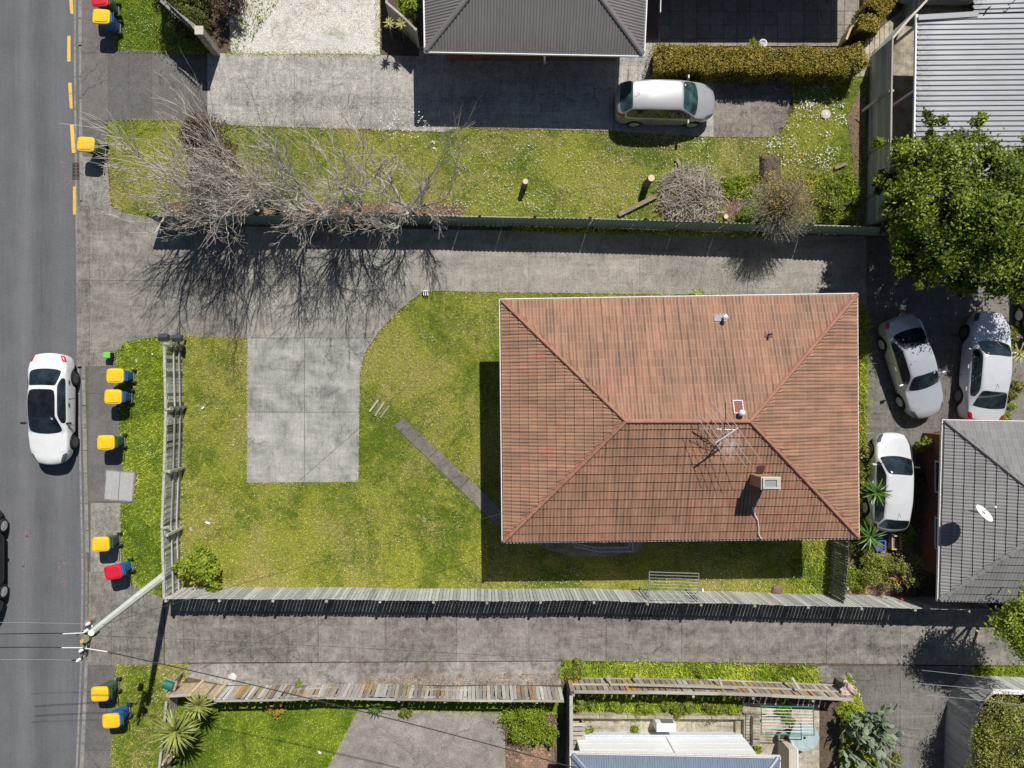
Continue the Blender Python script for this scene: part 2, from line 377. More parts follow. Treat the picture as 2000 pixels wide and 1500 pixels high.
# ------------------------------------------------------------------ ground sheets
def gp(pts): return [((p[0]-CX)/S, (CY-p[1])/S) for p in pts]
def sheet(name, pts, z, mat, parent=None, kind='structure', label=None, th=.03):
    return MB().prism([*reversed(gp(pts))] if area(pts) > 0 else gp(pts), z-th, z).build(name, mat, parent, kind, fix=True, label=label)
def area(p): return sum(p[i][0]*p[(i+1) % len(p)][1]-p[(i+1) % len(p)][0]*p[i][1] for i in range(len(p)))/2
def clip(poly, x0, y0, x1, y1):
    def cut(P, ins, inter):
        out = []
        for i in range(len(P)):
            a, b = P[i-1], P[i]
            if ins(b):
                if not ins(a): out.append(inter(a, b))
                out.append(b)
            elif ins(a): out.append(inter(a, b))
        return out
    def ix(v): return lambda a, b: (v, a[1]+(b[1]-a[1])*(v-a[0])/(b[0]-a[0]))
    def iy(v): return lambda a, b: (a[0]+(b[0]-a[0])*(v-a[1])/(b[1]-a[1]), v)
    P = list(poly)
    for ins, it in ((lambda p: p[0] >= x0, ix(x0)), (lambda p: p[0] <= x1, ix(x1)), (lambda p: p[1] >= y0, iy(y0)), (lambda p: p[1] <= y1, iy(y1))):
        if P: P = cut(P, ins, it)
    return P
def slabs(name, parent, poly, xs, ys, z, mat, gap=.9, th=.02, wob=0.0):
    n = 0; gap *= .72
    for i in range(len(xs)-1):
        for j in range(len(ys)-1):
            P = clip(poly, xs[i]+gap/2, ys[j]+gap/2, xs[i+1]-gap/2, ys[j+1]-gap/2)
            if len(P) < 3 or abs(area(P)) < 30: continue
            dz = random.uniform(-wob, wob)
            sheet(name, P, z+dz, mat, parent, None, th=th); n += 1
    return n
BIG = [(-3500, -3500), (5500, -3500), (5500, 5000), (-3500, 5000)]
MB().prism(gp(BIG)[::-1], -.4, -.26).build('ground', M['lawn'], None, 'structure', fix=True)
road = sheet('road', [(-420, -2500), (152, -2500), (152, 150), (156, 700), (165, 1120), (163, 1300), (152, 1520), (152, 4200), (-420, 4200)], -.10, M['road'], th=.1)
sheet('land', [(160, -2500), (4500, -2500), (4500, 4200), (160, 4200), (162, 1520), (170, 1300), (170, 1120), (164, 700), (160, 150)], -.03, M['soil'], th=.2)
sheet('far_verge', [(-2500, -2500), (-420, -2500), (-420, 4200), (-2500, 4200)], .0, M['lawn'], th=.2)
# kerb with its flat channel, laid in lengths (joints left open)
kerb = thing('kerb', 'long grey concrete kerb and channel along the edge of the road', 'kerb', tuple(G(158, 755, -.1)))
del kerb['category'], kerb['label']; kerb['kind'] = 'structure'
sheet('east_deck', [(1256, -60), (1284, -60), (1284, 78), (1256, 78)], .12, simple('maroon_deck', (.2, .1, .085), .8, var=.2), th=.12)
def kx(y): 
    ys = [-60, 150, 700, 1120, 1300, 1560]; xs = [151, 151, 157, 166, 163, 152]
    return float(np.interp(y, ys, xs))
drops = [(100, 245), (395, 700), (1100, 1310)]
y = -60
while y < 1560:
    y2 = min(y+random.choice([44, 52, 60]), 1560); m = (y+y2)/2
    low = any(a < m < b for a, b in drops)
    h = -.045 if low else .012
    a, b = kx(y+.6), kx(y2-.6)
    def q(ax, ay, z): return tuple(G(ax, ay, z))
    prof = [(-9, -.098), (0, -.103), (2.5, h), (9, h+.004), (9, -.2), (-9, -.2)]
    vs = [q(a+dx, y+.6, z) for dx, z in prof]+[q(b+dx, y2-.6, z) for dx, z in prof]
    k = len(prof); fs = [(i, (i+1) % k, k+(i+1) % k, k+i) for i in range(k)]+[tuple(range(k)), tuple(range(2*k-1, k-1, -1))]
    MB().add(vs, fs).build('kerbstone', M['kerb'], kerb, wc=True, fix=True)
    y = y2
# footpath, crossings, drives (joint bed below, slabs above)
FOOT = [(159, -60), (159, 150), (165, 700), (174, 1120), (171, 1300), (160, 1560), (214, 1560), (216, 1500), (223, 1400), (228, 1298), (320, 1298), (320, 1170), (292, 1155), (262, 1140), (248, 1112),
        (236, 1080), (236, 985), (262, 983), (268, 920), (240, 915), (236, 860), (228, 775), (225, 690), (245, 668), (322, 655), (322, 430), (290, 425), (240, 415), (217, 402), (209, 300), (208, 236), (405, 236), (405, 104), (225, 96), (223, -60)]
sheet('joint_bed', FOOT, .0, M['joint'])
fp = sheet('footpath', clip(FOOT, 150, -60, 230, 1560), .004, M['joint'])
slabs('footpath_slab', fp, clip(FOOT, 150, -60, 420, 104), [150, 420], [-60, 104], .014, M['foot'])
slabs('crossing_slab', fp, clip(FOOT, 150, 104, 420, 236), [150, 212, 252, 296, 372, 420], [104, 236], .014, M['foot'], gap=1.0)
slabs('footpath_slab', fp, clip(FOOT, 150, 236, 420, 306), [150, 420], [236, 306], .014, M['foot'])
slabs('footpath_slab', fp, clip(FOOT, 150, 306, 218, 402), [150, 420], [306, 402], .014, M['foot2'])
slabs('crossing_slab', fp, clip([(150, 402), (217, 402), (240, 415), (290, 425), (322, 430), (322, 655), (245, 668), (225, 690), (226, 716), (150, 716)], 150, 390, 322, 716), [150, 175, 322], [395, 548, 716], .014, M['driveR'])
slabs('footpath_slab', fp, clip(FOOT, 172, 716, 262, 980), [173, 262], [716, 769, 912, 980], .014, M['foot'], gap=1.2)
slabs('footpath_slab', fp, clip(FOOT, 176, 982, 262, 1117), [177, 237], [982, 1117], .014, M['foot2'])
slabs('crossing_slab', fp, clip(FOOT, 150, 1117, 322, 1300), [150, 180, 218, 258, 322], [1117, 1300], .014, M['driveR'], gap=.8)
slabs('footpath_slab', fp, clip(FOOT, 150, 1300, 230, 1560), [150, 230], [1300, 1466, 1560], .014, M['foot'])
# upper drive
UD = [(405, 104), (745, 108), (818, 110), (820, 90), (1290, 90), (1395, 130), (1480, 110), (1541, 150), (1546, 190), (1538, 222), (1544, 240), (1520, 252), (1522, 264), (1490, 268), (1395, 268), (1195, 256), (900, 249), (866, 258), (700, 252), (455, 245), (405, 236)]
ud = sheet('upper_driveway', UD, .0, M['joint'])
slabs('drive_slab', ud, UD, [405, 575, 725, 884, 1042, 1198, 1394], [80, 275], .014, M['light'], gap=.8)
M['browndrive'] = concrete('brown_old_concrete', (.235, .205, .175), .45, 2.0, 1.0)
slabs('drive_slab', ud, UD, [1394, 1468, 1560], [80, 275], .014, M['browndrive'], gap=.8)
sheet('gravel_bed', [(430, -200), (742, -200), (742, 107), (452, 104)], .006, M['gravel'])
n = MB()
pts = np.column_stack([RNG.uniform(450, 742, 9000), RNG.uniform(-20, 106, 9000)])
V = []; F = []
for i, (a, b) in enumerate(pts):
    if b < 70 and random.random() < .45: continue
    c = G(a, b, .012); r = random.uniform(.012, .03); k = len(V)
    V += [(c.x+r, c.y, c.z), (c.x-r*.4, c.y+r, c.z), (c.x-r*.6, c.y-r*.8, c.z), (c.x, c.y, c.z+r)]
    F += [(k, k+1, k+3), (k+1, k+2, k+3), (k+2, k, k+3)]
me = npmesh('white_pebbles', V, F); link('white_pebbles', me, simple('pebble', (.72, .7, .66), .8, var=.3, scale=20), None, 'stuff')
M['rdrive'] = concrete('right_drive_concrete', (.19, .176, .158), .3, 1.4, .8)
# shared drive, parking pad, lower drive
SD = [(322, 440), (1730, 462), (1760, 466), (2600, 470), (2600, 840), (1845, 840), (1800, 850), (1790, 880), (1780, 1000), (1775, 1050), (1692, 1050), (1690, 600), (1668, 577), (1300, 575), (980, 571), (828, 568), (775, 610), (737, 652), (712, 690), (703, 730), (703, 760), (700, 941), (482, 943), (483, 660), (322, 655)]
sd_ = sheet('shared_driveway', SD, .0, M['joint'])
PADP = clip(SD, 482, 660, 737, 950)
slabs('drive_slab', sd_, clip(SD, 322, 400, 482.5, 660), [322, 410, 482], [400, 548, 660], .014, M['driveR'], gap=.5)
slabs('drive_slab', sd_, clip(SD, 482, 400, 820, 660), [482, 595, 715, 820], [400, 557, 660], .014, M['drive'], gap=.6)
slabs('drive_slab', sd_, clip(SD, 820, 400, 1692, 660), [820, 1033, 1249, 1460, 1692], [400, 660], .014, M['drive'], gap=.6)
slabs('pad_slab', sd_, PADP, [482, 595, 737], [660, 805, 950], .014, M['pad'], gap=1.3)
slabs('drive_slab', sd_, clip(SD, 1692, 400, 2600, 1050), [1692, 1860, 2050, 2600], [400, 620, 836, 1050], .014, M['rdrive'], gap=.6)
LD = [(322, 1166), (1860, 1172), (2600, 1172), (2600, 1301), (1905, 1299), (1100, 1290), (365, 1294), (322, 1297)]
ld = sheet('lower_driveway', LD, .0, M['joint'])
slabs('drive_slab', ld, LD, [322, 358, 490, 622, 752, 892, 1033, 1184, 1331, 1478, 1614, 1758, 1900, 2100, 2600], [1160, 1310], .014, M['driveR'], gap=.8)
sheet('side_slab', [(365, 1297), (1096, 1292), (1096, 1338), (440, 1338), (400, 1330), (366, 1322)], .01, M['dirty'])
RD = [(1615, 1301), (1905, 1301), (1895, 1330), (1868, 1345), (1858, 1600), (1745, 1600), (1700, 1440), (1682, 1370), (1655, 1320)]
rd = sheet('right_driveway', RD, .0, M['joint'])
slabs('drive_slab', rd, RD, [1600, 1758, 1960], [1300, 1395, 1425, 1600], .014, M['rdrive'], gap=.7)
sheet('brown_slab', [(1596, 1302), (1618, 1300), (1650, 1316), (1658, 1336), (1600, 1332)], .012, M['dirty'])
# diagonal garden path in three slabs
pth = sheet('garden_path', [(772, 832), (787, 817), (985, 1002), (985, 1022), (965, 1015)], .003, M['joint'])
for a, b in ((0, .32), (.325, .62), (.625, 1)):
    A0, A1 = (770, 832), (975, 1030); B0, B1 = (788, 816), (993, 1008)
    l = lambda P, Q, t: (P[0]+(Q[0]-P[0])*t, P[1]+(Q[1]-P[1])*t)
    sheet('path_slab', [l(A0, A1, a), l(B0, B1, a), l(B0, B1, b), l(A0, A1, b)], .03, M['path'], pth, None, th=.03)
# lower yard, brick paving, patio
sheet('yard_aggregate', [(700, 1384), (985, 1392), (990, 1600), (600, 1600), (640, 1500), (672, 1440)], .008, M['yardbot'])
bb = sheet('brick_paving', [(985, 1455), (1082, 1470), (1090, 1600), (985, 1600)], .0, M['leafmould'])
for i in range(9):
    for j in range(14):
        x0, y0 = 1006+i*9.0+(j % 2)*4.5, 1438+j*5.6
        if random.random() < .2 or x0 > 1070 or (i+j*.5) < 1.5: continue
        sheet('paving_brick', [(x0, y0), (x0+8.2, y0), (x0+8.2, y0+4.9), (x0, y0+4.9)], .02+random.uniform(0, .006), M['brickpave'], bb, None, th=.03)
sheet('side_concrete', [(1105, 1345), (1640, 1345), (1640, 1600), (1105, 1600)], .002, M['soil'])
ys_ = sheet('yard_floor', [(1110, 1396), (1445, 1400), (1450, 1376), (1590, 1378), (1595, 1600), (1110, 1600)], .006, M['joint'])
slabs('yard_slab', ys_, [(1110, 1396), (1445, 1400), (1450, 1372), (1600, 1376), (1600, 1600), (1110, 1600)], [1110, 1232, 1350, 1450, 1534, 1600], [1360, 1450, 1600], .02, M['yard'], gap=.8)
PT = [(1280, -140), (1705, -140), (1705, 20), (1660, 62), (1640, 90), (1280, 90)]
pt = sheet('patio', PT, .0, M['joint'])
slabs('paver', pt, PT, [1282+26.2*i for i in range(17)], [-140+27*i for i in range(10)], .016, M['paver'], gap=1.5, wob=.004)
sp_ = sheet('house_path', [(1195, 100), (1285, 60), (1295, 140), (1195, 140)], .004, M['joint'])
slabs('path_slab', sp_, [(1198, 102), (1290, 60), (1290, 128), (1198, 128)], [1198, 1226, 1254, 1290], [60, 84, 106, 130], .02, M['light'], gap=1)
hw_ = sheet('hedge_path', [(1660, 112), (1712, 62), (1760, 20), (1768, 44), (1702, 104), (1694, 150), (1668, 150)], .008, M['joint'])
slabs('path_board', hw_, [(1660, 112), (1712, 62), (1760, 20), (1768, 44), (1702, 104), (1694, 150), (1668, 150)], [1660+9.5*i for i in range(12)], [10, 160], .03, M['yard'], gap=1.2, wob=.006)
sheet('side_yard_concrete', [(1735, 60), (1900, -200), (2400, -200), (2400, 420), (1742, 440)], .006, M['yard'])
# lawns
L_verge_top = [(223, -60), (350, -60), (372, 30), (424, 104), (330, 103), (225, 96)]
L_upper = [(209, 238), (345, 233), (455, 246), (700, 253), (865, 259), (900, 250), (1195, 257), (1395, 269), (1490, 269), (1522, 264), (1550, 218), (1547, 160), (1600, 165), (1660, 150), (1682, 110), (1700, 108), (1694, 300), (1690, 450), (1200, 442), (1000, 439), (800, 436), (320, 438), (300, 428), (240, 414), (217, 400)]
L_verge = [(227, 690), (246, 670), (300, 660), (352, 655), (357, 800), (357, 1155), (330, 1168), (292, 1155), (262, 1140), (248, 1110), (238, 1080), (238, 985), (264, 983), (270, 920), (242, 915), (238, 860), (230, 775)]
L_main = [(352, 655), (483, 661), (482, 944), (701, 941), (704, 760), (704, 730), (714, 690), (739, 653), (777, 611), (830, 569), (980, 572), (1300, 576), (1668, 578), (1692, 600), (1692, 1180), (1300, 1158), (800, 1152), (357, 1150)]
L_bv = [(228, 1299), (365, 1297), (366, 1322), (345, 1345), (330, 1500), (325, 1570), (214, 1570), (216, 1500), (223, 1400)]
L_by = [(345, 1348), (1100, 1348), (1100, 1392), (985, 1392), (700, 1384), (672, 1440), (640, 1500), (600, 1570), (325, 1570)]
L_str = [(1098, 1292), (1590, 1302), (1598, 1334), (1400, 1328), (1112, 1324), (1096, 1320)]
L_tr = [(1905, 1302), (2300, 1302), (2300, 1322), (1890, 1318)]
L_rt = [(1655, 1310), (1680, 1350), (1700, 1440), (1745, 1600), (1640, 1600), (1640, 1345)]
L_gard = [(1620, 1040), (1780, 1050), (1790, 1100), (1790, 1168), (1616, 1160)]
for nm, P, m_ in (('verge_lawn', L_verge_top, 'lawn2'), ('upper_lawn', L_upper, 'lawn'), ('street_verge', L_verge, 'lawn2'), ('front_lawn', L_main, 'lawn'), ('corner_verge', L_bv, 'lawn'), ('yard_lawn', L_by, 'lawn2'),
                  ('weed_strip', L_str, 'lawn2'), ('drive_verge', L_tr, 'lawn2'), ('cactus_bed', L_rt, 'lawn2')):
    sheet(nm, P, .002, M[m_])
sheet('garden_bed', L_gard, .012, M['leafmould'])
sheet('brush_bed', [(320, 396), (520, 392), (900, 400), (910, 434), (320, 434)], .01, M['leafmould'])
sheet('bare_soil', [(1395, 385), (1440, 370), (1475, 390), (1480, 440), (1392, 436)], .01, M['leafmould'])
sheet('fence_soil', [(1655, 230), (1690, 150), (1692, 440), (1655, 430), (1668, 330)], .011, M['leafmould'])

for P in ([(160, 1601), (4500, 1601), (4500, 4200), (160, 4200)], [(225, -2500), (4500, -2500), (4500, -345), (225, -345)], [(2601, -340), (4500, -340), (4500, 1600), (2601, 1600)]):
    sheet('neighbouring_lawn', P, .0, M['lawn'])
def inside(P, x, y):
    c = np.zeros(len(x), bool); n = len(P); j = n-1
    for i in range(n):
        xi, yi = P[i]; xj, yj = P[j]
        if yi != yj:
            k = ((yi > y) != (yj > y)) & (x < (xj-xi)*(y-yi)/(yj-yi)+xi); c ^= k
        j = i
    return c
def scatter(P, n):
    xs = [p[0] for p in P]; ys = [p[1] for p in P]
    x0, x1, y0, y1 = max(min(xs), -30), min(max(xs), 2050), max(min(ys), -40), min(max(ys), 1540)
    A = (x1-x0)*(y1-y0)
    if A <= 0: return np.zeros((0, 2))
    m = int(n*A/(S*S)); x = RNG.uniform(x0, x1, m); y = RNG.uniform(y0, y1, m); k = inside(P, x, y)
    return np.column_stack([x[k], y[k]])
def blades(name, P, dens, h, wd, mat, holes=(), grow=1.5):
    q = scatter(P, dens)
    for H_ in holes: q = q[~inside(H_, q[:, 0], q[:, 1])]
    n = len(q); x = (q[:, 0]-CX)/S+RNG.normal(0, .006*grow, n); y = (CY-q[:, 1])/S+RNG.normal(0, .006*grow, n)
    a = RNG.uniform(0, 2*np.pi, n); hh = h*RNG.uniform(.45, 1.25, n); lean = hh*RNG.uniform(.2, 1.5, n); b = RNG.uniform(0, 2*np.pi, n)
    ww = wd*RNG.uniform(.6, 1.4, n); dx, dy = np.cos(a)*ww/2, np.sin(a)*ww/2
    V = np.zeros((n, 3, 3)); V[:, 0] = np.column_stack([x-dx, y-dy, np.full(n, .0)]); V[:, 1] = np.column_stack([x+dx, y+dy, np.full(n, .0)])
    V[:, 2] = np.column_stack([x+np.cos(b)*lean, y+np.sin(b)*lean, hh]); F = np.arange(n*3).reshape(n, 3)
    return link(name, npmesh(name, V.reshape(-1, 3), F, RNG.uniform(0, 1, n)), mat, None, 'stuff')
def tufts(name, P, h, mat, wd=.03, sd=.035, step=.013):
    P = gp(P); X = []; 
    for (x0, y0), (x1, y1) in zip(P, P[1:]+P[:1]):
        L = math.hypot(x1-x0, y1-y0); m = int(L/step)
        if m: t = RNG.uniform(0, 1, m); X.append(np.column_stack([x0+(x1-x0)*t, y0+(y1-y0)*t]))
    q = np.vstack(X); q = q[(np.abs(q[:, 0]) < 27) & (np.abs(q[:, 1]) < 19)]; n = len(q)
    k = .3+1.4*np.abs(np.sin(q[:, 0]*1.7+np.sin(q[:, 1]*2.1)*2)); q = q+RNG.normal(0, 1, (n, 2))*(sd*k)[:, None]
    a = RNG.uniform(0, 6.283, n); b = RNG.uniform(0, 6.283, n); hh = h*RNG.uniform(.4, 1.3, n); le = hh*RNG.uniform(.4, 1.6, n); V = np.zeros((n, 3, 3)); dx, dy = np.cos(a)*wd/2, np.sin(a)*wd/2
    V[:, 0] = np.column_stack([q[:, 0]-dx, q[:, 1]-dy, np.full(n, .012)]); V[:, 1] = np.column_stack([q[:, 0]+dx, q[:, 1]+dy, np.full(n, .012)]); V[:, 2] = np.column_stack([q[:, 0]+np.cos(b)*le, q[:, 1]+np.sin(b)*le, hh])
    return link(name, npmesh(name, V.reshape(-1, 3), np.arange(n*3).reshape(n, 3), RNG.uniform(0, 1, n)), mat, None, 'stuff')
tufts('lawn_edge_grass', L_main, .07, M['blade']); tufts('lawn_edge_grass', L_upper, .07, M['blade']); tufts('verge_edge_grass', L_verge, .08, M['blade2']); tufts('verge_edge_grass', L_bv, .07, M['blade'])
tufts('verge_edge_grass', L_verge_top, .08, M['blade2']); tufts('strip_edge_weeds', L_str, .12, M['blade2'], .04, .06); tufts('yard_edge_grass', L_by, .06, M['blade2']); tufts('strip_edge_weeds', L_tr, .12, M['blade2'], .04, .06)
tufts('gravel_weeds', [(440, 106), (742, 108), (743, -40), (735, -40), (736, 104), (440, 103)], .06, M['blade'], .03, .06)
HOLE_PATH = [(770, 830), (788, 814), (993, 1006), (975, 1030)]
ROOF_HOLE = [(1010, 640), (1560, 640), (1560, 985), (1010, 985)]
BED = [(330, 398), (900, 402), (905, 440), (330, 440)]
blades('lawn_grass', L_main, 620, .055, .024, M['blade'], (HOLE_PATH, ROOF_HOLE))
blades('upper_grass', L_upper, 560, .06, .024, M['blade'], (BED, [(1395, 380), (1470, 370), (1480, 445), (1390, 445)]))
blades('verge_grass', L_verge, 620, .09, .026, M['blade2'])
blades('corner_grass', L_bv, 560, .06, .024, M['blade'])
blades('top_verge_grass', L_verge_top, 560, .09, .026, M['blade2'])
blades('yard_grass', clip(L_by, 320, 1340, 720, 1540), 620, .05, .022, M['blade2'])
blades('weeds', L_str, 900, .2, .05, M['blade2'])
blades('bank_weeds', [(1116, 1352), (1442, 1356), (1440, 1392), (1116, 1388)], 700, .3, .06, M['blade2'])
blades('weeds', L_tr, 700, .14, .04, M['blade2'])
blades('weeds', L_rt, 500, .14, .04, M['blade2'])
blades('weeds', clip(L_main, 1545, 1050, 1640, 1160), 500, .2, .03, M['blade2'])
blades('weeds', [(1500, 300), (1690, 300), (1650, 450), (1470, 450)], 260, .1, .03, M['blade'])
blades('bed_growth', [(1400, 350), (1500, 340), (1660, 340), (1685, 380), (1660, 446), (1400, 436)], 420, .2, .055, M['blade2'], ([(1410, 392), (1455, 385), (1462, 425), (1410, 428)],))
blades('gravel_weeds', [(446, 60), (470, 0), (560, -20), (520, 40), (480, 100), (452, 104)], 150, .12, .05, M['blade2'])
blades('gravel_weeds', [(560, -30), (742, -30), (742, 75), (560, 60)], 45, .07, .03, M['blade'])
blades('yard_weeds', [(1112, 1398), (1440, 1400), (1590, 1380), (1590, 1480), (1110, 1440)], 22, .1, .04, M['blade2'])
blades('drive_edge_weeds', [(1000, 444), (1500, 456), (1500, 464), (1000, 452)], 900, .16, .05, M['blade2'])
blades('bed_weeds', [(330, 396), (905, 402), (905, 440), (330, 440)], 130, .1, .03, M['blade'])
# weeds standing in the joints
for P in ([(591, 660), (597, 660), (597, 942), (591, 942)], [(483, 803), (703, 803), (703, 807), (483, 807)], [(365, 1292), (1100, 1289), (1100, 1295), (365, 1298)], [(680, 1332), (1090, 1332), (1090, 1338), (680, 1338)]):
    blades('joint_weeds', P, 110, .05, .02, M['blade2'])
def flowers(name, P, n_cl, per, spread, mat, r=(.008, .02), holes=(), z=(.05, .11)):
    c = scatter(P, 3); c = c[RNG.choice(len(c), min(n_cl, len(c)), replace=False)]
    V = []; F = []
    for cx, cy in c:
        s = spread*random.uniform(.4, 1.6)
        for _ in range(int(per*random.uniform(.2, 1.9))):
            x, y = random.gauss(cx, s), random.gauss(cy, s*.7)
            if not inside(P, np.array([x]), np.array([y]))[0] or any(inside(h_, np.array([x]), np.array([y]))[0] for h_ in holes): continue
            g = G(x, y, random.uniform(*z)); rr = random.uniform(*r); k = len(V)
            for t in range(5):
                V.append((g.x+rr*math.cos(t*1.257), g.y+rr*math.sin(t*1.257), g.z+random.uniform(-.004, .004)))
            F.append((k, k+1, k+2, k+3, k+4))
    if not F: return None
    return link(name, npmesh(name, V, F), mat, None, 'stuff')
H2 = (HOLE_PATH,)
flowers('lawn_daisies', L_main, 120, 8, 16, M['daisy'], holes=H2); flowers('lawn_daisies', clip(L_main, 945, 1050, 1640, 1160), 40, 14, 22, M['daisy'])
flowers('upper_daisies', clip(L_upper, 850, 240, 1490, 440), 120, 14, 19, M['daisy'], r=(.009, .02)); flowers('upper_daisies', clip(L_upper, 1480, 140, 1652, 330), 45, 18, 14, M['daisy'], r=(.012, .03))
flowers('upper_daisies', clip(L_upper, 480, 240, 860, 420), 25, 5, 16, M['daisy'])
flowers('verge_daisies', L_verge, 30, 9, 12, M['daisy']); flowers('verge_daisies', L_bv, 55, 9, 14, M['daisy']); flowers('verge_daisies', L_verge_top, 35, 8, 10, M['daisy'])
flowers('yard_daisies', clip(L_by, 340, 1380, 640, 1500), 12, 4, 12, M['daisy'])
flowers('yellow_weeds', clip(L_main, 1545, 1060, 1620, 1150), 14, 9, 9, M['yellowfl'], z=(.1, .2)); flowers('yellow_weeds', L_verge, 12, 3, 8, M['yellowfl'])
flowers('yellow_weeds', L_str, 40, 4, 12, M['yellowfl'], z=(.15, .25)); flowers('yellow_weeds', L_rt, 12, 8, 9, M['yellowfl'], z=(.1, .2))
# fallen leaves and wood chips under the bare trees
V = []; F = []
for P, d in (([(325, 395), (910, 400), (910, 440), (325, 438)], 260), ([(910, 428), (1210, 436), (1210, 443), (910, 440)], 420), ([(1390, 380), (1470, 370), (1480, 440), (1380, 436)], 60), ([(985, 1392), (1090, 1392), (1085, 1480), (985, 1480)], 200), ([(720, 1318), (1095, 1312), (1095, 1337), (720, 1337)], 160)):
    for x, y in scatter(P, d):
        g = G(x, y, random.uniform(.02, .05)); a = random.uniform(0, 6.28); r = random.uniform(.02, .05); k = len(V); c, s_ = math.cos(a)*r, math.sin(a)*r
        V += [(g.x+c, g.y+s_, g.z), (g.x-s_*.5, g.y+c*.5, g.z+random.uniform(0, .02)), (g.x-c, g.y-s_, g.z), (g.x+s_*.5, g.y-c*.5, g.z)]; F.append((k, k+1, k+2, k+3))
link('fallen_leaves', npmesh('fallen_leaves', V, F, RNG.uniform(0, 1, len(F))), leafmat('dead_leaf', (.16, .075, .045), (.34, .2, .13), (.5, .4, .3), .8, .2), None, 'stuff')
# painted dashes and spray marks on the road
for (x, y0, y1, dx) in ((135, -20, 25, 3), (132, 68, 118, 0), (134, 160, 210, 3), (138, 242, 297, 3), (143, 363, 418, 0)):
    j = [random.uniform(-.6, .6) for _ in range(4)]
    sheet('road_dash', [(x-3.2+j[0], y0), (x+3.2+j[1], y0+j[2]), (x+3.4+dx+j[3], y1), (x-3+dx, y1-j[2])], -.094, M['yellowline'], road, None, th=.004)
def squiggle(strokes, ox, oy, s_, wd=.05):
    mb = MB()
    for st in strokes:
        for a, b in zip(st[:-1], st[1:]):
            mb.beam(G(ox+a[0]*s_, oy+a[1]*s_, -.094), G(ox+b[0]*s_, oy+b[1]*s_, -.094), wd, .004)
    return mb.build('spray_mark', M['pink'], road)
squiggle([[(0, 0), (4, 4), (5, 8), (9, 12)], [(5, 4), (9, 7), (6, 9), (5, 5)], [(10, 2), (13, 3), (11, 5)], [(12, 7), (15, 8)]], 44, 1040, 1)
squiggle([[(3, 0), (5, 2), (2, 3)], [(5, 2), (10, 2)], [(1, 5), (4, 6), (0, 9), (4, 10), (1, 11)], [(1, 13), (4, 14)]], 41, 1098, 1)
squiggle([[(0, 0), (0, 14), (4, 14)], [(0, 4), (4, 4), (4, 9), (1, 9)], [(6, 4), (10, 4), (10, 9), (6, 9), (6, 4)], [(8, 0), (13, 2)]], 113, 1100, 1)
squiggle([[(2, 3), (5, 0), (8, 3), (5, 6), (5, 18)], [(0, 7), (3, 6), (3, 11), (0, 9)], [(9, 9), (12, 5)]], 118, 1130, 1)
squiggle([[(0, 0), (0, 8)], [(3, 0), (7, 0), (7, 14), (3, 14), (3, 0)], [(3, 7), (7, 7)]], 118, 313, 1)
squiggle([[(0, 24), (6, 16), (14, 8)], [(1, 6), (6, 2), (8, 6), (4, 10), (1, 6)], [(11, 12), (16, 14), (14, 17), (11, 12)]], 124, 343, 1)
# stuff lying on the ground: manholes and grating
dg = thing('drain_grate', 'rusty slotted storm drain grating in the kerb channel beside the yellow dashes', 'drain', tuple(G(148, 332, -.09)))
MB().box((0, 0, -.02), (.42, .72, .02)).build('pit', M['black'], dg)
for k in range(11): MB().box((0, -.33+k*.066, .004), (.38, .026, .025)).build('bar', simple('grate_iron', (.16, .12, .1), .7) if k == 0 else bpy.data.materials['grate_iron'], dg)
f = MB()
for a, b, c, d in ((-.21, 0, .03, .74), (.21, 0, .03, .74), (0, -.37, .42, .03), (0, .37, .42, .03)): f.box((a, b, .002), (c, d, .03))
f.build('frame', bpy.data.materials['grate_iron'], dg)
sc = thing('service_cover', 'pale grey two leaf metal service pit cover set in the footpath', 'pit cover', tuple(G(234, 949, .015)), R(-4))
for s_ in (-1, 1): MB().box((s_*.32, 0, .02), (.6, 1.28, .03)).build('cover_leaf', simple('cover_steel', (.46, .45, .43), .6, .2, var=.12, scale=6) if s_ < 0 else bpy.data.materials['cover_steel'], sc)
MB().box((0, 0, .004), (1.36, 1.4, .02)).build('frame', M['driveR'], sc)

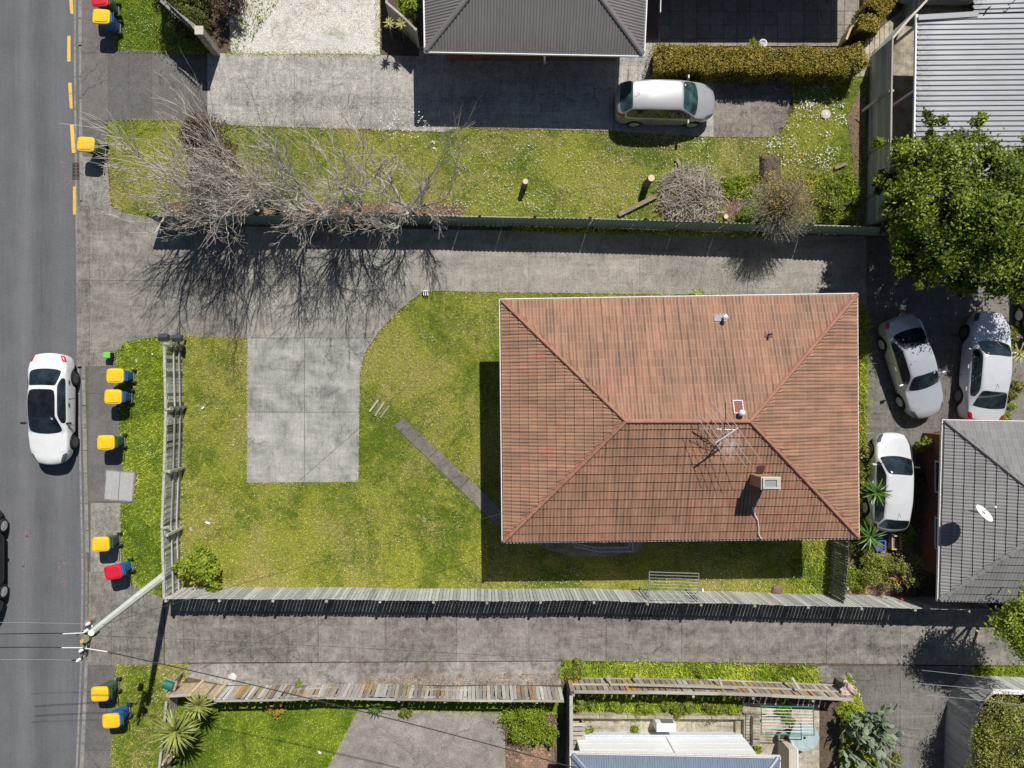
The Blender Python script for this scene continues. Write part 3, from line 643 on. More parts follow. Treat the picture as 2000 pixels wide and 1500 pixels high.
# ------------------------------------------------------------------ houses
def face_frame(poly):
    a, b = Vector(poly[0]), Vector(poly[1]); u = (b-a).normalized(); L = (b-a).length
    c = Vector(poly[2]); nrm = u.cross(c-a).normalized()
    if nrm.z < 0: nrm = -nrm
    s = nrm.cross(u).normalized()
    if s.dot(c-a) < 0: s = -s
    loc = [((Vector(p)-a).dot(u), (Vector(p)-a).dot(s)) for p in poly]
    return a, u, s, nrm, L, loc
def bounds(loc, L):
    c = loc[2]; d = loc[-1]                      # right top, left top
    top = max(c[1], d[1])
    return (lambda s_: d[0]*min(s_/max(d[1], 1e-6), 1)), (lambda s_: L+(c[0]-L)*min(s_/max(c[1], 1e-6), 1)), top
ROLL = [(0, 0), (.12, .55), (.25, 1), (.38, .55), (.5, .05), (.62, .55), (.75, 1), (.88, .55), (1, 0)]
def tile_face(roof, house, poly, wd, gauge, mat, uvoff, single, lift=.05, roll=.028):
    O, u, s, nrm, L, loc = face_frame(poly); uL, uR, top = bounds(loc, L); org = wloc(roof)
    nr = int(math.ceil(top/gauge)); V = []; F = []; UV = []; cnt = 0
    for j in range(nr):
        s0, s1 = j*gauge, min((j+1)*gauge+.03, top)
        if s1-s0 < .05: continue
        for i in range(-1, int(L/wd)+2):
            u0 = i*wd
            if u0 >= max(uR(s0), uR(s1)) or u0+wd <= min(uL(s0), uL(s1)): continue
            jit = random.uniform(-.0012, .0012); sj = random.uniform(-.005, .005)
            vs = []; uvs = []
            for (ss, off, row) in ((s0+sj-.012, -.03, 0), (s0+sj-.012, lift, 1), (s0+sj-.012, lift, 1), (s1, .004, 2)):
                for f_, r_ in ROLL:
                    uu = min(max(u0+f_*wd, uL(max(ss, 0))), uR(max(ss, 0)))
                    h = off+(r_*roll if row else r_*roll*.6)+jit+.02
                    p = O+u*uu+s*ss+nrm*h-org
                    vs.append(tuple(p)); uvs.append((uu+uvoff, ss+round(uvoff)*.37+.001))
            fs = []
            for r0 in (0, 18):
                for k in range(8): fs.append((r0+k, r0+k+1, r0+9+k+1, r0+9+k))
            if single and single(j, i, (u0+wd/2)):
                me = bpy.data.meshes.new('tile'); me.from_pydata(vs, [], fs); uvl = me.uv_layers.new(name='UVMap')
                uvl.data.foreach_set('uv', [c for f_ in fs for v in f_ for c in uvs[v]]); me.shade_smooth()
                link('tile', me, mat, roof); cnt += 1
            else:
                n0 = len(V); V += vs; F += [tuple(x+n0 for x in f_) for f_ in fs]; UV += [c for f_ in fs for v in f_ for c in uvs[v]]
    return V, F, UV
def uvmesh(name, V, F, UV, mat, parent, kind=None, smooth=False):
    me = bpy.data.meshes.new(name); me.from_pydata(V, [], F); l = me.uv_layers.new(name='UVMap'); l.data.foreach_set('uv', UV)
    if smooth: me.shade_smooth()
    return link(name, me, mat, parent, kind)
def corr_face(parent, poly, pitch, amp, mat, uvoff, trap=False, name='roof_sheet', lap=.76):
    O, u, s, nrm, L, loc = face_frame(poly); uL, uR, top = bounds(loc, L); org = wloc(parent)
    d, c = loc[-1], loc[2]
    def smax(uu):
        v = top
        if d[0] > 1e-4 and uu < d[0]: v = min(v, d[1]*uu/d[0])
        if c[0] < L-1e-4 and uu > c[0]: v = min(v, c[1]*(L-uu)/(L-c[0]))
        return max(v, 0)
    prof = [(0, 0), (.52, 0), (.62, 1), (.86, 1), (.97, 0)] if trap else [(k/6, .5+.5*math.sin(2*math.pi*k/6)) for k in range(6)]
    V = []; F = []; UV = []; cols = []
    i = 0
    while i*pitch < L:
        for f_, r_ in prof:
            uu = (i+f_)*pitch
            if uu <= L: cols.append((uu, r_))
        i += 1
    for uu, r_ in cols:
        sm = smax(uu)
        for ss in (0-.02, sm*.5, sm): V.append(tuple(O+u*uu+s*ss+nrm*(r_*amp+.012)-org)); UV.append((uu+uvoff, ss))
    for k in range(len(cols)-1):
        for r0 in (0, 1): F.append((k*3+r0, k*3+3+r0, k*3+4+r0, k*3+1+r0))
    me = bpy.data.meshes.new(name); me.from_pydata(V, [], F); l = me.uv_layers.new(name='UVMap'); l.data.foreach_set('uv', [c_ for f_ in F for v in f_ for c_ in UV[v]])
    return link(name, me, mat, parent)
def caps(roof, a, b, mat, wd=.2, step=.34, name='ridge_cap', smooth_metal=False):
    a, b = Vector(a), Vector(b); d = (b-a); L = d.length; d.normalize(); side = d.cross(Vector((0, 0, 1))).normalized(); up = side.cross(d); org = wloc(roof)
    n = 1 if smooth_metal else int(L/step)
    for k in range(n):
        p0 = a+d*(k*L/n-.02)-org; p1 = a+d*((k+1)*L/n+.02)-org
        vs = []; uvs = []
        for p, g, t in ((p0, 1.0, k*L/n), (p1, .9, (k+1)*L/n)):
            for x, z in ((-1, -.06), (-.9, .06), (-.4, .115), (.4, .115), (.9, .06), (1, -.06)):
                vs.append(tuple(p+side*(x*wd*g)+up*((z+.035)*(1 if not smooth_metal else .6)*g))); uvs.append((x*wd+a.x, t+a.y))
        fs = [(i, i+1, i+7, i+6) for i in range(5)]+[(5, 4, 3, 2, 1, 0), (6, 7, 8, 9, 10, 11)]
        me = bpy.data.meshes.new(name); me.from_pydata(vs, [], fs); l = me.uv_layers.new(name='UVMap'); l.data.foreach_set('uv', [c for f in fs for v in f for c in uvs[v]])
        link(name, me, mat, roof)
def hip_house(name, label, E, RG, over, wallmat, covering, mat, capmat, gut, single=None, uvo=0.0, pitch=.12, wd=.28, gauge=.37):
    """E: four eave corners (west-north, east-north, east-south, west-south); RG: the two ridge ends (west, east)."""
    c = sum((Vector(e) for e in E), Vector())/4
    h = thing(name, label, 'house', (c.x, c.y, 0))
    TL, TR, BR, BL = [Vector(e) for e in E]; R1, R2 = [Vector(r) for r in RG]
    faces = {'north': [TR, TL, R1, R2], 'south': [BL, BR, R2, R1], 'west': [TL, BL, R1, R1], 'east': [BR, TR, R2, R2]}
    if (R1-R2).length < .05: pass
    deck = MB()
    for k, p in faces.items():
        q = [p[0], p[1], p[2]]+([p[3]] if (p[3]-p[2]).length > .01 else [])
        deck.add([v-Vector((0, 0, .03)) for v in q], [tuple(range(len(q)))])
    deck.add([v-Vector((0, 0, .06)) for v in (TL, TR, BR, BL)], [(0, 1, 2, 3)])
    roof = deck.build('roof', mat, h, wc=True)
    V = []; F = []; UV = []
    for n, (k, p) in enumerate(faces.items()):
        if covering == 'tile':
            v, f, t = tile_face(roof, h, p, wd, gauge, mat, uvo+n*16.8, (lambda j, i, u_, kk=k: single(kk, j, i, u_)) if single else None)
            b = len(V); V += v; F += [tuple(x+b for x in ff) for ff in f]; UV += t
        else: corr_face(roof, p, pitch, .028, mat, uvo+n*9.1)
    if V: uvmesh('roof_tiles', V, F, UV, mat, roof, 'stuff', True)
    metal = covering != 'tile'
    for a, b in ((TL, R1), (BL, R1), (TR, R2), (BR, R2)): caps(roof, a, b, capmat, .085 if not metal else .12, smooth_metal=metal)
    if (R1-R2).length > .3: caps(roof, R1, R2, capmat, .09 if not metal else .12, smooth_metal=metal)
    g = MB(); o = .05
    for a, b in ((TL, TR), (TR, BR), (BR, BL), (BL, TL)):
        d = (b-a).normalized(); s_ = Vector((-d.y, d.x, 0)); cc = Vector((c.x, c.y, a.z)); 
        if s_.dot(a-cc) < 0: s_ = -s_
        z = Vector((0, 0, -.06))
        g.beam(a+s_*.09-d*.1+z, b+s_*.09+d*.1+z, .035, .1); g.beam(a+s_*.015+z, b+s_*.015+z, .012, .1); g.beam(a+s_*.05+z-Vector((0, 0, .05)), b+s_*.05+z-Vector((0, 0, .05)), .09, .01)
    g.build('gutter', gut, h, wc=True)
    # walls with windows
    x0, x1 = TL.x+over, TR.x-over; y0, y1 = BL.y+over, TL.y-over; z1 = TL.z-.06
    wl = MB(); t = .2
    wl.box(((x0+x1)/2, y0+t/2, z1/2), (x1-x0, t, z1)); wl.box(((x0+x1)/2, y1-t/2, z1/2), (x1-x0, t, z1))
    wl.box((x0+t/2, (y0+y1)/2, z1/2-.001), (t, y1-y0-2*t, z1)); wl.box((x1-t/2, (y0+y1)/2, z1/2-.001), (t, y1-y0-2*t, z1))
    wobj = wl.build('wall', wallmat, h, wc=True)
    org = wloc(h)
    def win(cx, cy, sx, axis):
        d = (sx, .05) if axis == 'x' else (.05, sx)
        f = MB()
        for s_ in (-1, 1):
            off = (s_*(sx/2-.03), 0) if axis == 'x' else (0, s_*(sx/2-.03))
            f.box((cx-org.x+off[0], cy-org.y+off[1], 1.55), ((.06, .08) if axis == 'x' else (.08, .06))+(1.2,))
            f.box((cx-org.x, cy-org.y, 1.55+s_*.6), (d[0]+.02, d[1]+.03, .06))
        fo = f.build('window', M['white'], h)
        MB().box((cx-org.x, cy-org.y, 1.55), (d[0]-.1 if axis == 'x' else .02, .02 if axis == 'x' else d[1]-.1, 1.12)).build('pane', M['wglass'], fo)
    for q in (.2, .5, .8):
        win(x0+(x1-x0)*q, y0-.02, 1.5, 'x')
        if wallmat is not M['whitewall']: win(x0+(x1-x0)*q, y1+.02, 1.5, 'x')
    for q in (.3, .7): win(x0-.02, y0+(y1-y0)*q, 1.4, 'y'); win(x1+.02, y0+(y1-y0)*q, 1.4, 'y')
    return h, roof, (x0, x1, y0, y1)
# the main house under terracotta tiles
ZE, ZR = 3.3, 4.82
cnt = [0]
def pick(face, j, i, u_):
    if face == 'south' and cnt[0] < 298: cnt[0] += 1; return True
    return False
E = [W(980, 588, ZE), W(1671, 577, ZE), W(1674, 1048, ZE), W(985, 1056, ZE)]
house, roof, box_ = hip_house('house', 'low house under a big hipped roof of faded terracotta tiles', E, [W(1222, 823, ZR), W(1463, 823, ZR)], .6, M['cream'], 'tile', M['roof'], M['roofcap'], M['gutter'], pick, 2.8)
def on_roof(px, py, face='south'):
    """height of the tiled roof where the picture shows (px,py)"""
    z = 4.2
    for _ in range(12):
        p = W(px, py, z)
        if face == 'south': ye, yr = E[3].y, W(0, 823, ZR).y
        elif face == 'north': ye, yr = E[0].y, W(0, 823, ZR).y
        t = (p.y-ye)/(yr-ye); z = ZE+max(0, min(1, t))*(ZR-ZE)
    return W(px, py, z)
slope_s = math.atan2(ZR-ZE, W(0, 823, ZR).y-E[3].y); slope_n = math.atan2(ZR-ZE, E[0].y-W(0, 823, ZR).y)
# chimney
zc = on_roof(1482, 935); ct = W(1506, 944, 5.35)
ch = MB().box((ct.x, ct.y, 4.6), (.68, .42, 1.36)).build('chimney', M['brickpave'], house, wc=True)
MB().box((ct.x, ct.y, 5.31), (.74, .48, .07)).build('chimney_crown', M['cream'], ch, wc=True)
# hollow flue top: rim and sunken grey cowl
r_ = MB()
for dx, dy, sx, sy in ((0, .17, .66, .06), (0, -.17, .66, .06), (-.3, 0, .06, .28), (.26, 0, .14, .28)): r_.box((ct.x+dx, ct.y+dy, 5.385), (sx, sy, .08))
r_.build('chimney_rim', simple('mortar_pale', (.5, .48, .4), .9, var=.2), ch, wc=True)
MB().box((ct.x-.04, ct.y, 5.36), (.46, .28, .04)).build('flue_cap', M['galv'], ch, wc=True)
fl = MB()
b0 = on_roof(1478, 924); fl.box((b0.x, b0.y+.28, b0.z+.06), (1.0, .05, .05)); fl.build('flashing', M['alu'], ch, wc=True)
def flash(px, py, sx, sy, mat, face, rim=None):
    p = on_roof(px, py, face); a = slope_s if face == 'south' else -slope_n
    Mx = Matrix.Rotation(a, 3, 'X'); nrm = Mx @ Vector((0, 0, 1)); c = p+nrm*.11
    o = MB().box(c, (sx, sy, .012), M=Mx)
    pl = o.build('flashing', mat, roof, wc=True)
    if rim:
        r = MB()
        for dx, dy, ax, ay in ((-sx/2, 0, .035, sy+.035), (sx/2, 0, .035, sy+.035), (0, sy/2, sx, .035), (0, -sy/2, sx, .035)): r.box(c+Mx @ Vector((dx, dy, .012)), (ax, ay, .02), M=Mx)
        r.build('flashing_rim', rim, roof, wc=True)
    return p, pl
redp = simple('red_primer', (.24, .05, .035), .6, var=.4, scale=8); redd = simple('dark_flashing', (.09, .04, .035), .6, var=.3)
p, _ = flash(1405, 622, .5, .32, simple('lead_flashing', (.36, .36, .4), .9, var=.6, scale=16), 'north')
p = p+Vector((.1, 0, .05))
v = thing('roof_vent', 'short grey vent pipe on a crumpled silver flashing high on the sunny roof slope', 'vent', tuple(p+Vector((0, 0, .06))))
MB().tube([(0, 0, 0), (0, 0, .34)], .055, 10).build('pipe', M['galv'], v); MB().lathe([(.0, .4), (.1, .37), (.1, .34), (.0, .33)], 12).build('cowl', M['alu'], v)
p, _ = flash(1498, 654, .3, .3, redd, 'north')
v = thing('roof_vent', 'thin dark vent pipe on a small dark flashing near the eastern hip', 'vent', tuple(p+Vector((0, 0, .06))))
MB().tube([(0, 0, 0), (0, 0, .36)], .03, 8).build('pipe', redd, v); MB().cyl((0, 0, .38), .045, .04, 10).build('cap', redd, v)
p, _ = flash(1440, 796, .36, .5, redp, 'north', M['galv'])
p = on_roof(1443, 806, 'north')
v = thing('roof_vent', 'round white cowl vent just above the ridge beside the aerial', 'vent', tuple(p+Vector((0, 0, .05))))
MB().tube([(0, 0, 0), (0, 0, .26)], .07, 10).build('pipe', M['alu'], v); MB().lathe([(.02, .4), (.09, .37), (.13, .3), (.13, .25), (.09, .24)], 16).build('cowl', M['white'], v, smooth=True)
flash(1484, 914, .28, .3, redd, 'south')
# paint run off: pale splashes below the aerial
sp = MB()
for k in range(26):
    x, y = random.gauss(1412, 17), random.gauss(862, 18)
    p = on_roof(x, y); Mx = Matrix.Rotation(slope_s, 3, 'X'); 
# white cable hanging over the roof edge
pts = [on_roof(x, y)+Vector((0, 0, .1)) for x, y in ((1468, 990), (1472, 1003), (1478, 1015), (1480, 1030), (1480, 1042), (1484, 1050))]+[W(1490, 1053, 3.3)]
tag(MB().tube(pts, .022, 6).build('white_hose', M['white']), 'white hose trailing down the shaded tiles and over the gutter', 'hose')
# television aerial
az = 5.75
base = on_roof(1418, 846); top = Vector((base.x, base.y, az))
an = thing('tv_aerial', 'old white multi element television aerial on a mast at the ridge', 'aerial', tuple(base))
a, b = W(1397, 865, az), W(1441, 836, az); mid = (a+b)/2
MB().tube([base, Vector((mid.x, mid.y, az))], .028, 6).build('mast', M['galv'], an, wc=True)
MB().beam(a, b, .045, .045).build('boom', M['alu'], an, wc=True)
d = (b-a).normalized(); pr = Vector((.5, .866*-1, 0))
e_dir = (W(1476, 900, az)-W(1393, 783, az)).normalized()
for t, ln, off in ((.0, 2.0, -.2), (.2, 1.9, .0), (.42, 2.6, .05), (.62, 2.6, .1), (.8, 1.5, -.6), (1.0, 2.5, .25)):
    c = a+(b-a)*t+e_dir*off
    MB().tube([c-e_dir*ln/2, c+e_dir*ln/2], .010, 5).build('element', M['alu'], an, wc=True)
MB().tube([W(1417, 786, az+.1), W(1417, 815, az+.1), W(1414, 845, az)], .014, 5).build('element', M['cable'], an, wc=True)
MB().tube([W(1362, 838, 5.25), W(1400, 838, 5.6), W(1437, 839, az)], .012, 5).build('stay_wire', M['alu'], an, wc=True)
gw = [on_roof(1350, 842)+Vector((0, 0, .1)), on_roof(1382, 862)+Vector((0, 0, .14)), on_roof(1405, 878)+Vector((0, 0, .1)), base]
MB().tube(gw, .016, 5).build('lead', M['cable'], an, wc=True)
# porch, steps and railing in the shade of the south eave
sheet('porch_slab', [(1030, 1030), (1260, 1030), (1260, 1060), (1240, 1080), (1180, 1086), (1110, 1085), (1060, 1070)], .02, M['dirty'])
rl = thing('porch_railing', 'pale blue metal railing around the porch in the shade of the eave', 'railing', tuple(G(1180, 1060)))
blue = simple('blue_white_paint', (.5, .6, .75), .4)
rp = [W(1122, 1068, 1.0), W(1172, 1078, 1.0), W(1236, 1077, 1.0), W(1236, 1052, 1.0)]
o = MB(); 
for i in range(3): o.beam(rp[i], rp[i+1], .05, .05)
o.build('top_rail', blue, rl, wc=True)
o = MB(); 
for i in range(3): o.beam(rp[i]-Vector((0, 0, .75)), rp[i+1]-Vector((0, 0, .75)), .04, .04)
o.build('bottom_rail', blue, rl, wc=True)
for i in range(3):
    nseg = int((rp[i+1]-rp[i]).length/.14)
    for k in range(nseg+1):
        p = rp[i].lerp(rp[i+1], k/max(nseg, 1)); MB().beam(p-Vector((0, 0, .98)), p, .022, .022).build('baluster', blue, rl, wc=True)
# house north: brown long run iron
E2 = [W(828, -190, 2.7), W(1268, -185, 2.7), W(1255, 105, 2.7), W(833, 97, 2.7)]
hm = (E2[0].x+E2[2].x)/2; dy = (E2[0].y-E2[3].y)/2; hw = (E2[2].x-E2[3].x)/2
yr = (E2[0].y+E2[3].y)/2; zr2 = 2.7+min(dy, hw)*math.tan(R(21))
r1 = Vector((hm-max(0, hw-dy), yr, zr2)); r2 = Vector((hm+max(0, hw-dy), yr, zr2))
h2, roof2, bx2 = hip_house('house', 'brick house under a dark brown corrugated iron hip roof beside the upper drive', E2, [r1, r2], .82, M['brick'], 'iron', M['ironbrown'], M['ironbrown'], M['white'], None, 40, .125)
dp = MB().tube([W(1062, 107, 2.5), W(1064, 112, 2.3), W(1064, 118, 1.4), W(1064, 124, .4)], .04, 8).build('downpipe', M['white'], h2, wc=True)
# brick courses on the shaded wall: proud bricks
x0, x1, y0, y1 = bx2
nb = 0
for r in range(9):
    for k in range(33):
        px = x0+.25+k*.26+(r % 2)*.13
        if px > x1-.15 or r*.1 > 2.4: continue
        if nb >= 297: break
        MB().box((px-wloc(h2).x, y0-.006-wloc(h2).y, 2.42-r*.086), (.235, .02, .074)).build('brick', M['brick'], h2); nb += 1
wg = thing('house', 'tall wing beyond the top edge that shades the patio', 'house', tuple(G(1460, -120)))
MB().box(G(1460, -160, 1.4), (8.6, 6.2, 2.8)).build('wall', M['brick'], wg, wc=True)
MB().add([G(1262, -6, 2.75), G(1664, -6, 2.75), G(1664, -330, 2.75), G(1262, -330, 2.75), G(1400, -165, 3.6), G(1540, -165, 3.6)], [(0, 1, 5, 4), (1, 2, 5), (2, 3, 4, 5), (3, 0, 4), (3, 2, 1, 0)]).build('roof', M['ironbrown'], wg, wc=True)
# bright iron gable roof in the north east
c0, c1 = W(1792, 30, 2.1), W(1792, 300, 2.1)
gh = thing('carport', 'open sided building under a pale grey ribbed iron roof in the top right corner', 'building', (c0.x+5, (c0.y+c1.y)/2, 0))
ztop = 2.75
y_n, y_s = c0.y, c1.y-2.5
pl = [Vector((c0.x+.02, y_n, 2.1)), Vector((c0.x-.12, y_s, 2.1)), Vector((c0.x+11, y_s, ztop)), Vector((c0.x+11, y_n+.28, ztop))]
rf = MB().add([v-Vector((0, 0, .04)) for v in pl], [(0, 1, 2, 3)]).build('roof', M['irongrey'], gh, wc=True)
corr_face(rf, pl, .215, .05, M['irongrey'], 70, True)
p2 = [Vector((c0.x+2.28, y_n+2.5, 2.24)), Vector((c0.x+2.28, y_n+.02, 2.24)), Vector((c0.x+11, y_n+.02, ztop)), Vector((c0.x+11, y_n+2.5, ztop))]
rf2 = MB().add([v-Vector((0, 0, .04)) for v in p2], [(0, 1, 2, 3)]).build('roof', M['irongrey'], gh, wc=True); corr_face(rf2, p2, .215, .05, M['irongrey'], 90, True)
MB().beam(W(1794, 34, 2.2), W(1911, 27, 2.33), .22, .02).build('roof_flashing', M['irongrey'], gh, wc=True)
MB().beam(pl[0]+Vector((-.05, .05, -.04)), pl[1]+Vector((-.05, -.05, -.04)), .1, .1).build('gutter', M['white'], gh, wc=True)
for t in (.02, .35, .68, .98): 
    q = pl[0].lerp(pl[1], t); MB().box((q.x+.15, q.y-.1, 1.02), (.1, .1, 2.04)).build('post', M['white'], gh, wc=True)
MB().box((c0.x+6.5, (y_n+y_s)/2, 1.0), (8.5, y_n-y_s-1.2, 2.0)).build('wall', M['cream'], gh, wc=True)
MB().tube([W(1928, 18, 2.3), W(1934, 13, 2.55)], .03, 6).build('vent_pipe', M['cable'], gh, wc=True)
MB().tube([W(1968, 10, 2.5), W(1976, 6, 2.6), W(1983, 0, 2.6)], .02, 5).build('roof_cable', M['cable'], gh, wc=True)
# grey tiled house on the east edge
E4 = [W(1845, 824, 2.4), W(2330, 832, 2.4), W(2330, 1182, 2.4), W(1836, 1170, 2.4)]
dy = (E4[0].y-E4[3].y)/2; zr4 = 2.4+dy*math.tan(R(22))
r1 = Vector((E4[0].x+dy*1.0, (E4[0].y+E4[3].y)/2, zr4)); r2 = Vector((E4[1].x-dy, r1.y, zr4))
cn4 = [0]
def pick4(face, j, i, u_):
    if face in ('west',) and cn4[0] < 250: cn4[0] += 1; return True
    return False
h4, roof4, bx4 = hip_house('house', 'brick house under a grey tile hip roof with a satellite dish', E4, [r1, r2], .62, M['brick'], 'tile', M['roofgrey'], M['roofgrey'], M['gutter'], pick4, 126.0)
MB().box((bx4[0]-wloc(h4).x-.06, G(0, 893).y-wloc(h4).y, 1.55), (.12, .42, .3)).build('meter_box', M['white'], h4)
# dish
ds = W(1921, 1003, 4.05)
sdh = thing('satellite_dish', 'round white satellite dish on a bracket on the grey tiled roof', 'satellite dish', tuple(ds))
nd = Vector((.5, .76, .75)).normalized(); q = nd.to_track_quat('Z', 'Y').to_matrix()
prof = [(0.0, -.06), (.16, -.045), (.3, -.005), (.38, .035), (.39, .04), (.38, .045), (.3, .012), (.15, -.03), (0, -.045)]
mb = MB(); n = 28; vs = []; fs = []
for r, h in prof:
    for k in range(n): t = 6.2832*k/n; vs.append(q @ Vector((r*math.cos(t), r*math.sin(t), h)))
for i in range(len(prof)-1):
    for k in range(n): fs.append((i*n+k, i*n+(k+1) % n, (i+1)*n+(k+1) % n, (i+1)*n+k))
mb.add(vs, fs).build('reflector', M['white'], sdh, smooth=True)
MB().beam(Vector((0, 0, -.05)), Vector((-.32, .05, -.42)), .05, .05).beam(Vector((-.32, .05, -.42)), Vector((-.55, -.05, -.55)), .04, .04).build('bracket', M['galv'], sdh)
MB().tube([Vector((0, 0, -.2)), nd*.5], .015, 5).build('feed_arm', M['galv'], sdh); MB().box(nd*.5, (.07, .07, .1)).build('receiver', M['white'], sdh)
# house south: white wall, slate blue iron
E5 = [W(1118, 1474, 2.7), W(1520, 1482, 2.7), W(1520, 1790, 2.7), W(1118, 1790, 2.7)]
dy = (E5[0].y-E5[3].y)/2; hw = (E5[1].x-E5[0].x)/2; hm = (E5[1].x+E5[0].x)/2; yy = (E5[0].y+E5[3].y)/2
zr5 = 2.7+min(dy, hw)*math.tan(R(20)); k5 = min(dy, hw)
r1 = Vector((hm-max(0, hw-k5), yy, zr5)); r2 = Vector((hm+max(0, hw-k5), yy, zr5))
h5, roof5, bx5 = hip_house('house', 'white walled house under a slate blue corrugated iron roof at the bottom edge', E5, [r1, r2], .5, M['whitewall'], 'iron', M['ironblue'], M['ironblue'], M['gutter'], None, 200, .1)
x0, x1, y0, y1 = bx5; o5 = wloc(h5)
for r in range(5): MB().box(((x0+x1)/2-o5.x, y1+.012-o5.y, .35+r*.5), (x1-x0-.02, .024, .012)).build('board_shadow_strip', simple('wall_shadow_line', (.5, .52, .55), .6) if r == 0 else bpy.data.materials['wall_shadow_line'], h5)  # grey strips painted on as the shadow lines between the weatherboards
MB().box(((x0+x1)/2-o5.x, y1+.05-o5.y, .16), (x1-x0, .1, .3)).build('plinth', simple('plinth_blue', (.55, .6, .66), .6), h5)
MB().box((G(1292, 0).x-o5.x+.15, y1+.03-o5.y, 1.3), (.07, .06, 2.5)).build('downpipe', M['gutter'], h5)
hp = thing('heat_pump', 'white boxy heat pump unit with a fan grille standing against the white wall', 'heat pump', tuple(G(1292, 1404, .02)))
MB().box((0, 0, .42), (.86, .36, .74)).build('casing', M['white'], hp)
for s_ in (-1, 1): MB().box((s_*.3, 0, .03), (.08, .4, .05)).build('foot', M['galv'], hp)
for k in range(5): MB().box((.08, .188, .2+k*.11), (.5, .02, .03)).build('grille_bar', M['galv'], hp)
MB().box((.08, .183, .42), (.54, .01, .6)).build('fan_opening', M['black'], hp)
# timber boards propped beside the white wall
st = thing('slatted_screen', 'pinkish brown slatted timber screen between the dark fence and the white wall', 'screen', tuple(G(1125, 1430, 0)))
for k in range(8): MB().box((0, .62-k*.2, .55), (.62+k*.02, .15, .03), rz=.02).build('slat', M['wlich2'], st)
for s_ in (-1, 1): MB().box((s_*.24, -.1, .27), (.07, 1.6, .54)).build('bearer', M['wrail'], st)

# ------------------------------------------------------------------ fences
def resample(path, step):
    P = [Vector(p) for p in path]; out = []; acc = 0
    for a, b in zip(P[:-1], P[1:]):
        L = (b-a).length; t = acc
        while t < L: out.append((a+(b-a)*(t/L), math.atan2(b.y-a.y, b.x-a.x))); t += step
        acc = t-L
    return out
def box_mesh(name, d, base=True, bev=0):
    me = bpy.data.meshes.new(name); m = MB().box((0, 0, d[2]/2 if base else 0), d); me.from_pydata(m.v, [], m.f); return me
def paling_fence(label, pathpx, h, wd, gap, mat, posts=2.4, rails=(.35, 1.35), side=1, railmat=None, toprail=False, jitter=.03, capw=None, miss=0.0, tilt=.012, hvar=1.0, name='paling_fence', cat='fence', maxn=300, thick=.018, mats=None, postout=.0, wave=0.0):
    path = [G(*p) for p in pathpx]; c = path[0]
    f = thing(name, label, cat, tuple(c)); railmat = railmat or M['wrail']
    meshes = []
    for k in range(8):
        me = box_mesh('paling', (wd*random.uniform(.94, 1.03), thick, h*(1+random.uniform(-.03, .012)*hvar))); me.materials.append((mats or [mat])[k % len(mats or [mat])]); meshes.append(me)
    pts = resample(path, wd+gap); extra = MB()
    for n, (p, a) in enumerate(pts):
        if random.random() < miss: continue
        yaw = a+random.uniform(-.04, .04); p = p-c
        if wave: p = p+Vector((-math.sin(a), math.cos(a), 0))*(wave*math.sin(p.length*1.1))
        if n < maxn:
            o = bpy.data.objects.new('paling', random.choice(meshes)); COL.objects.link(o); o.parent = f
            o.location = (p.x, p.y, random.uniform(-.02, .015)); o.rotation_euler = (random.uniform(-tilt, tilt), random.uniform(-tilt, tilt), yaw)
        else: extra.box((p.x, p.y, h/2), (wd*.98, thick, h), rz=yaw)
    if extra.v: extra.build('palings', mat, f, 'stuff')
    nr = Vector((0, 0, 0))
    def off(a, d): return Vector((-math.sin(a), math.cos(a), 0))*d*side
    for a, b in zip(path[:-1], path[1:]):
        ang = math.atan2(b.y-a.y, b.x-a.x); L = (b-a).length; n = max(1, round(L/2.4))
        for k in range(n):
            q0, q1 = a.lerp(b, k/n), a.lerp(b, (k+1)/n)
            for z in rails:
                MB().beam(q0+off(ang, .045)+Vector((0, 0, z)), q1+off(ang, .045)+Vector((0, 0, z+random.uniform(-.015, .015))), .05, .095).build('rail', railmat, f, wc=True)
            if toprail:
                w2 = toprail if isinstance(toprail, float) else .09
                MB().beam(q0+off(ang, .02)+Vector((0, 0, h+.03)), q1+off(ang, .02)+Vector((0, 0, h+.03+random.uniform(-.03, .03))), w2, .04).build('cap_rail', railmat, f, wc=True)
    for p, a in resample(path, posts):
        q = p+off(a, .11+postout)-c; MB().box((q.x, q.y, (h-.02)/2), (.1, .1, h-.02), rz=a).build('post', railmat, f)
    return f
# west fence: rails face the lawn, whitened stringer on top
wf = paling_fence('weathered grey timber fence along the street verge, rails facing the lawn', [(356, 676), (359, 797), (356, 912), (352, 1017), (356, 1146)], 1.62, .125, .012, M['wgreen'], 2.75, (.45, 1.0), side=1, jitter=.02, mats=[M['wgrey'], M['wgrey'], M['wgreen']])
cap = simple('lichen_white_timber', (.44, .42, .36), .9, var=.45, scale=10)
wp = [(356, 676), (359, 797), (356, 912), (352, 1017), (356, 1146)]
for a, b in zip(wp[:-1], wp[1:]):
    for k in range(2):
        q0 = G(a[0]+(b[0]-a[0])*k/2-2.2, a[1]+(b[1]-a[1])*k/2); q1 = G(a[0]+(b[0]-a[0])*(k+1)/2-2.2, a[1]+(b[1]-a[1])*(k+1)/2)
        MB().beam(q0+Vector((0, 0, 1.66)), q1+Vector((0, 0, 1.67)), .11, .06).build('stringer', cap, wf, wc=True)
for (x, y) in wp:
    MB().beam(G(x-3, y, 1.72), G(x+6, y-1, 1.45), .09, .1).build('post_cap', cap, wf, wc=True)
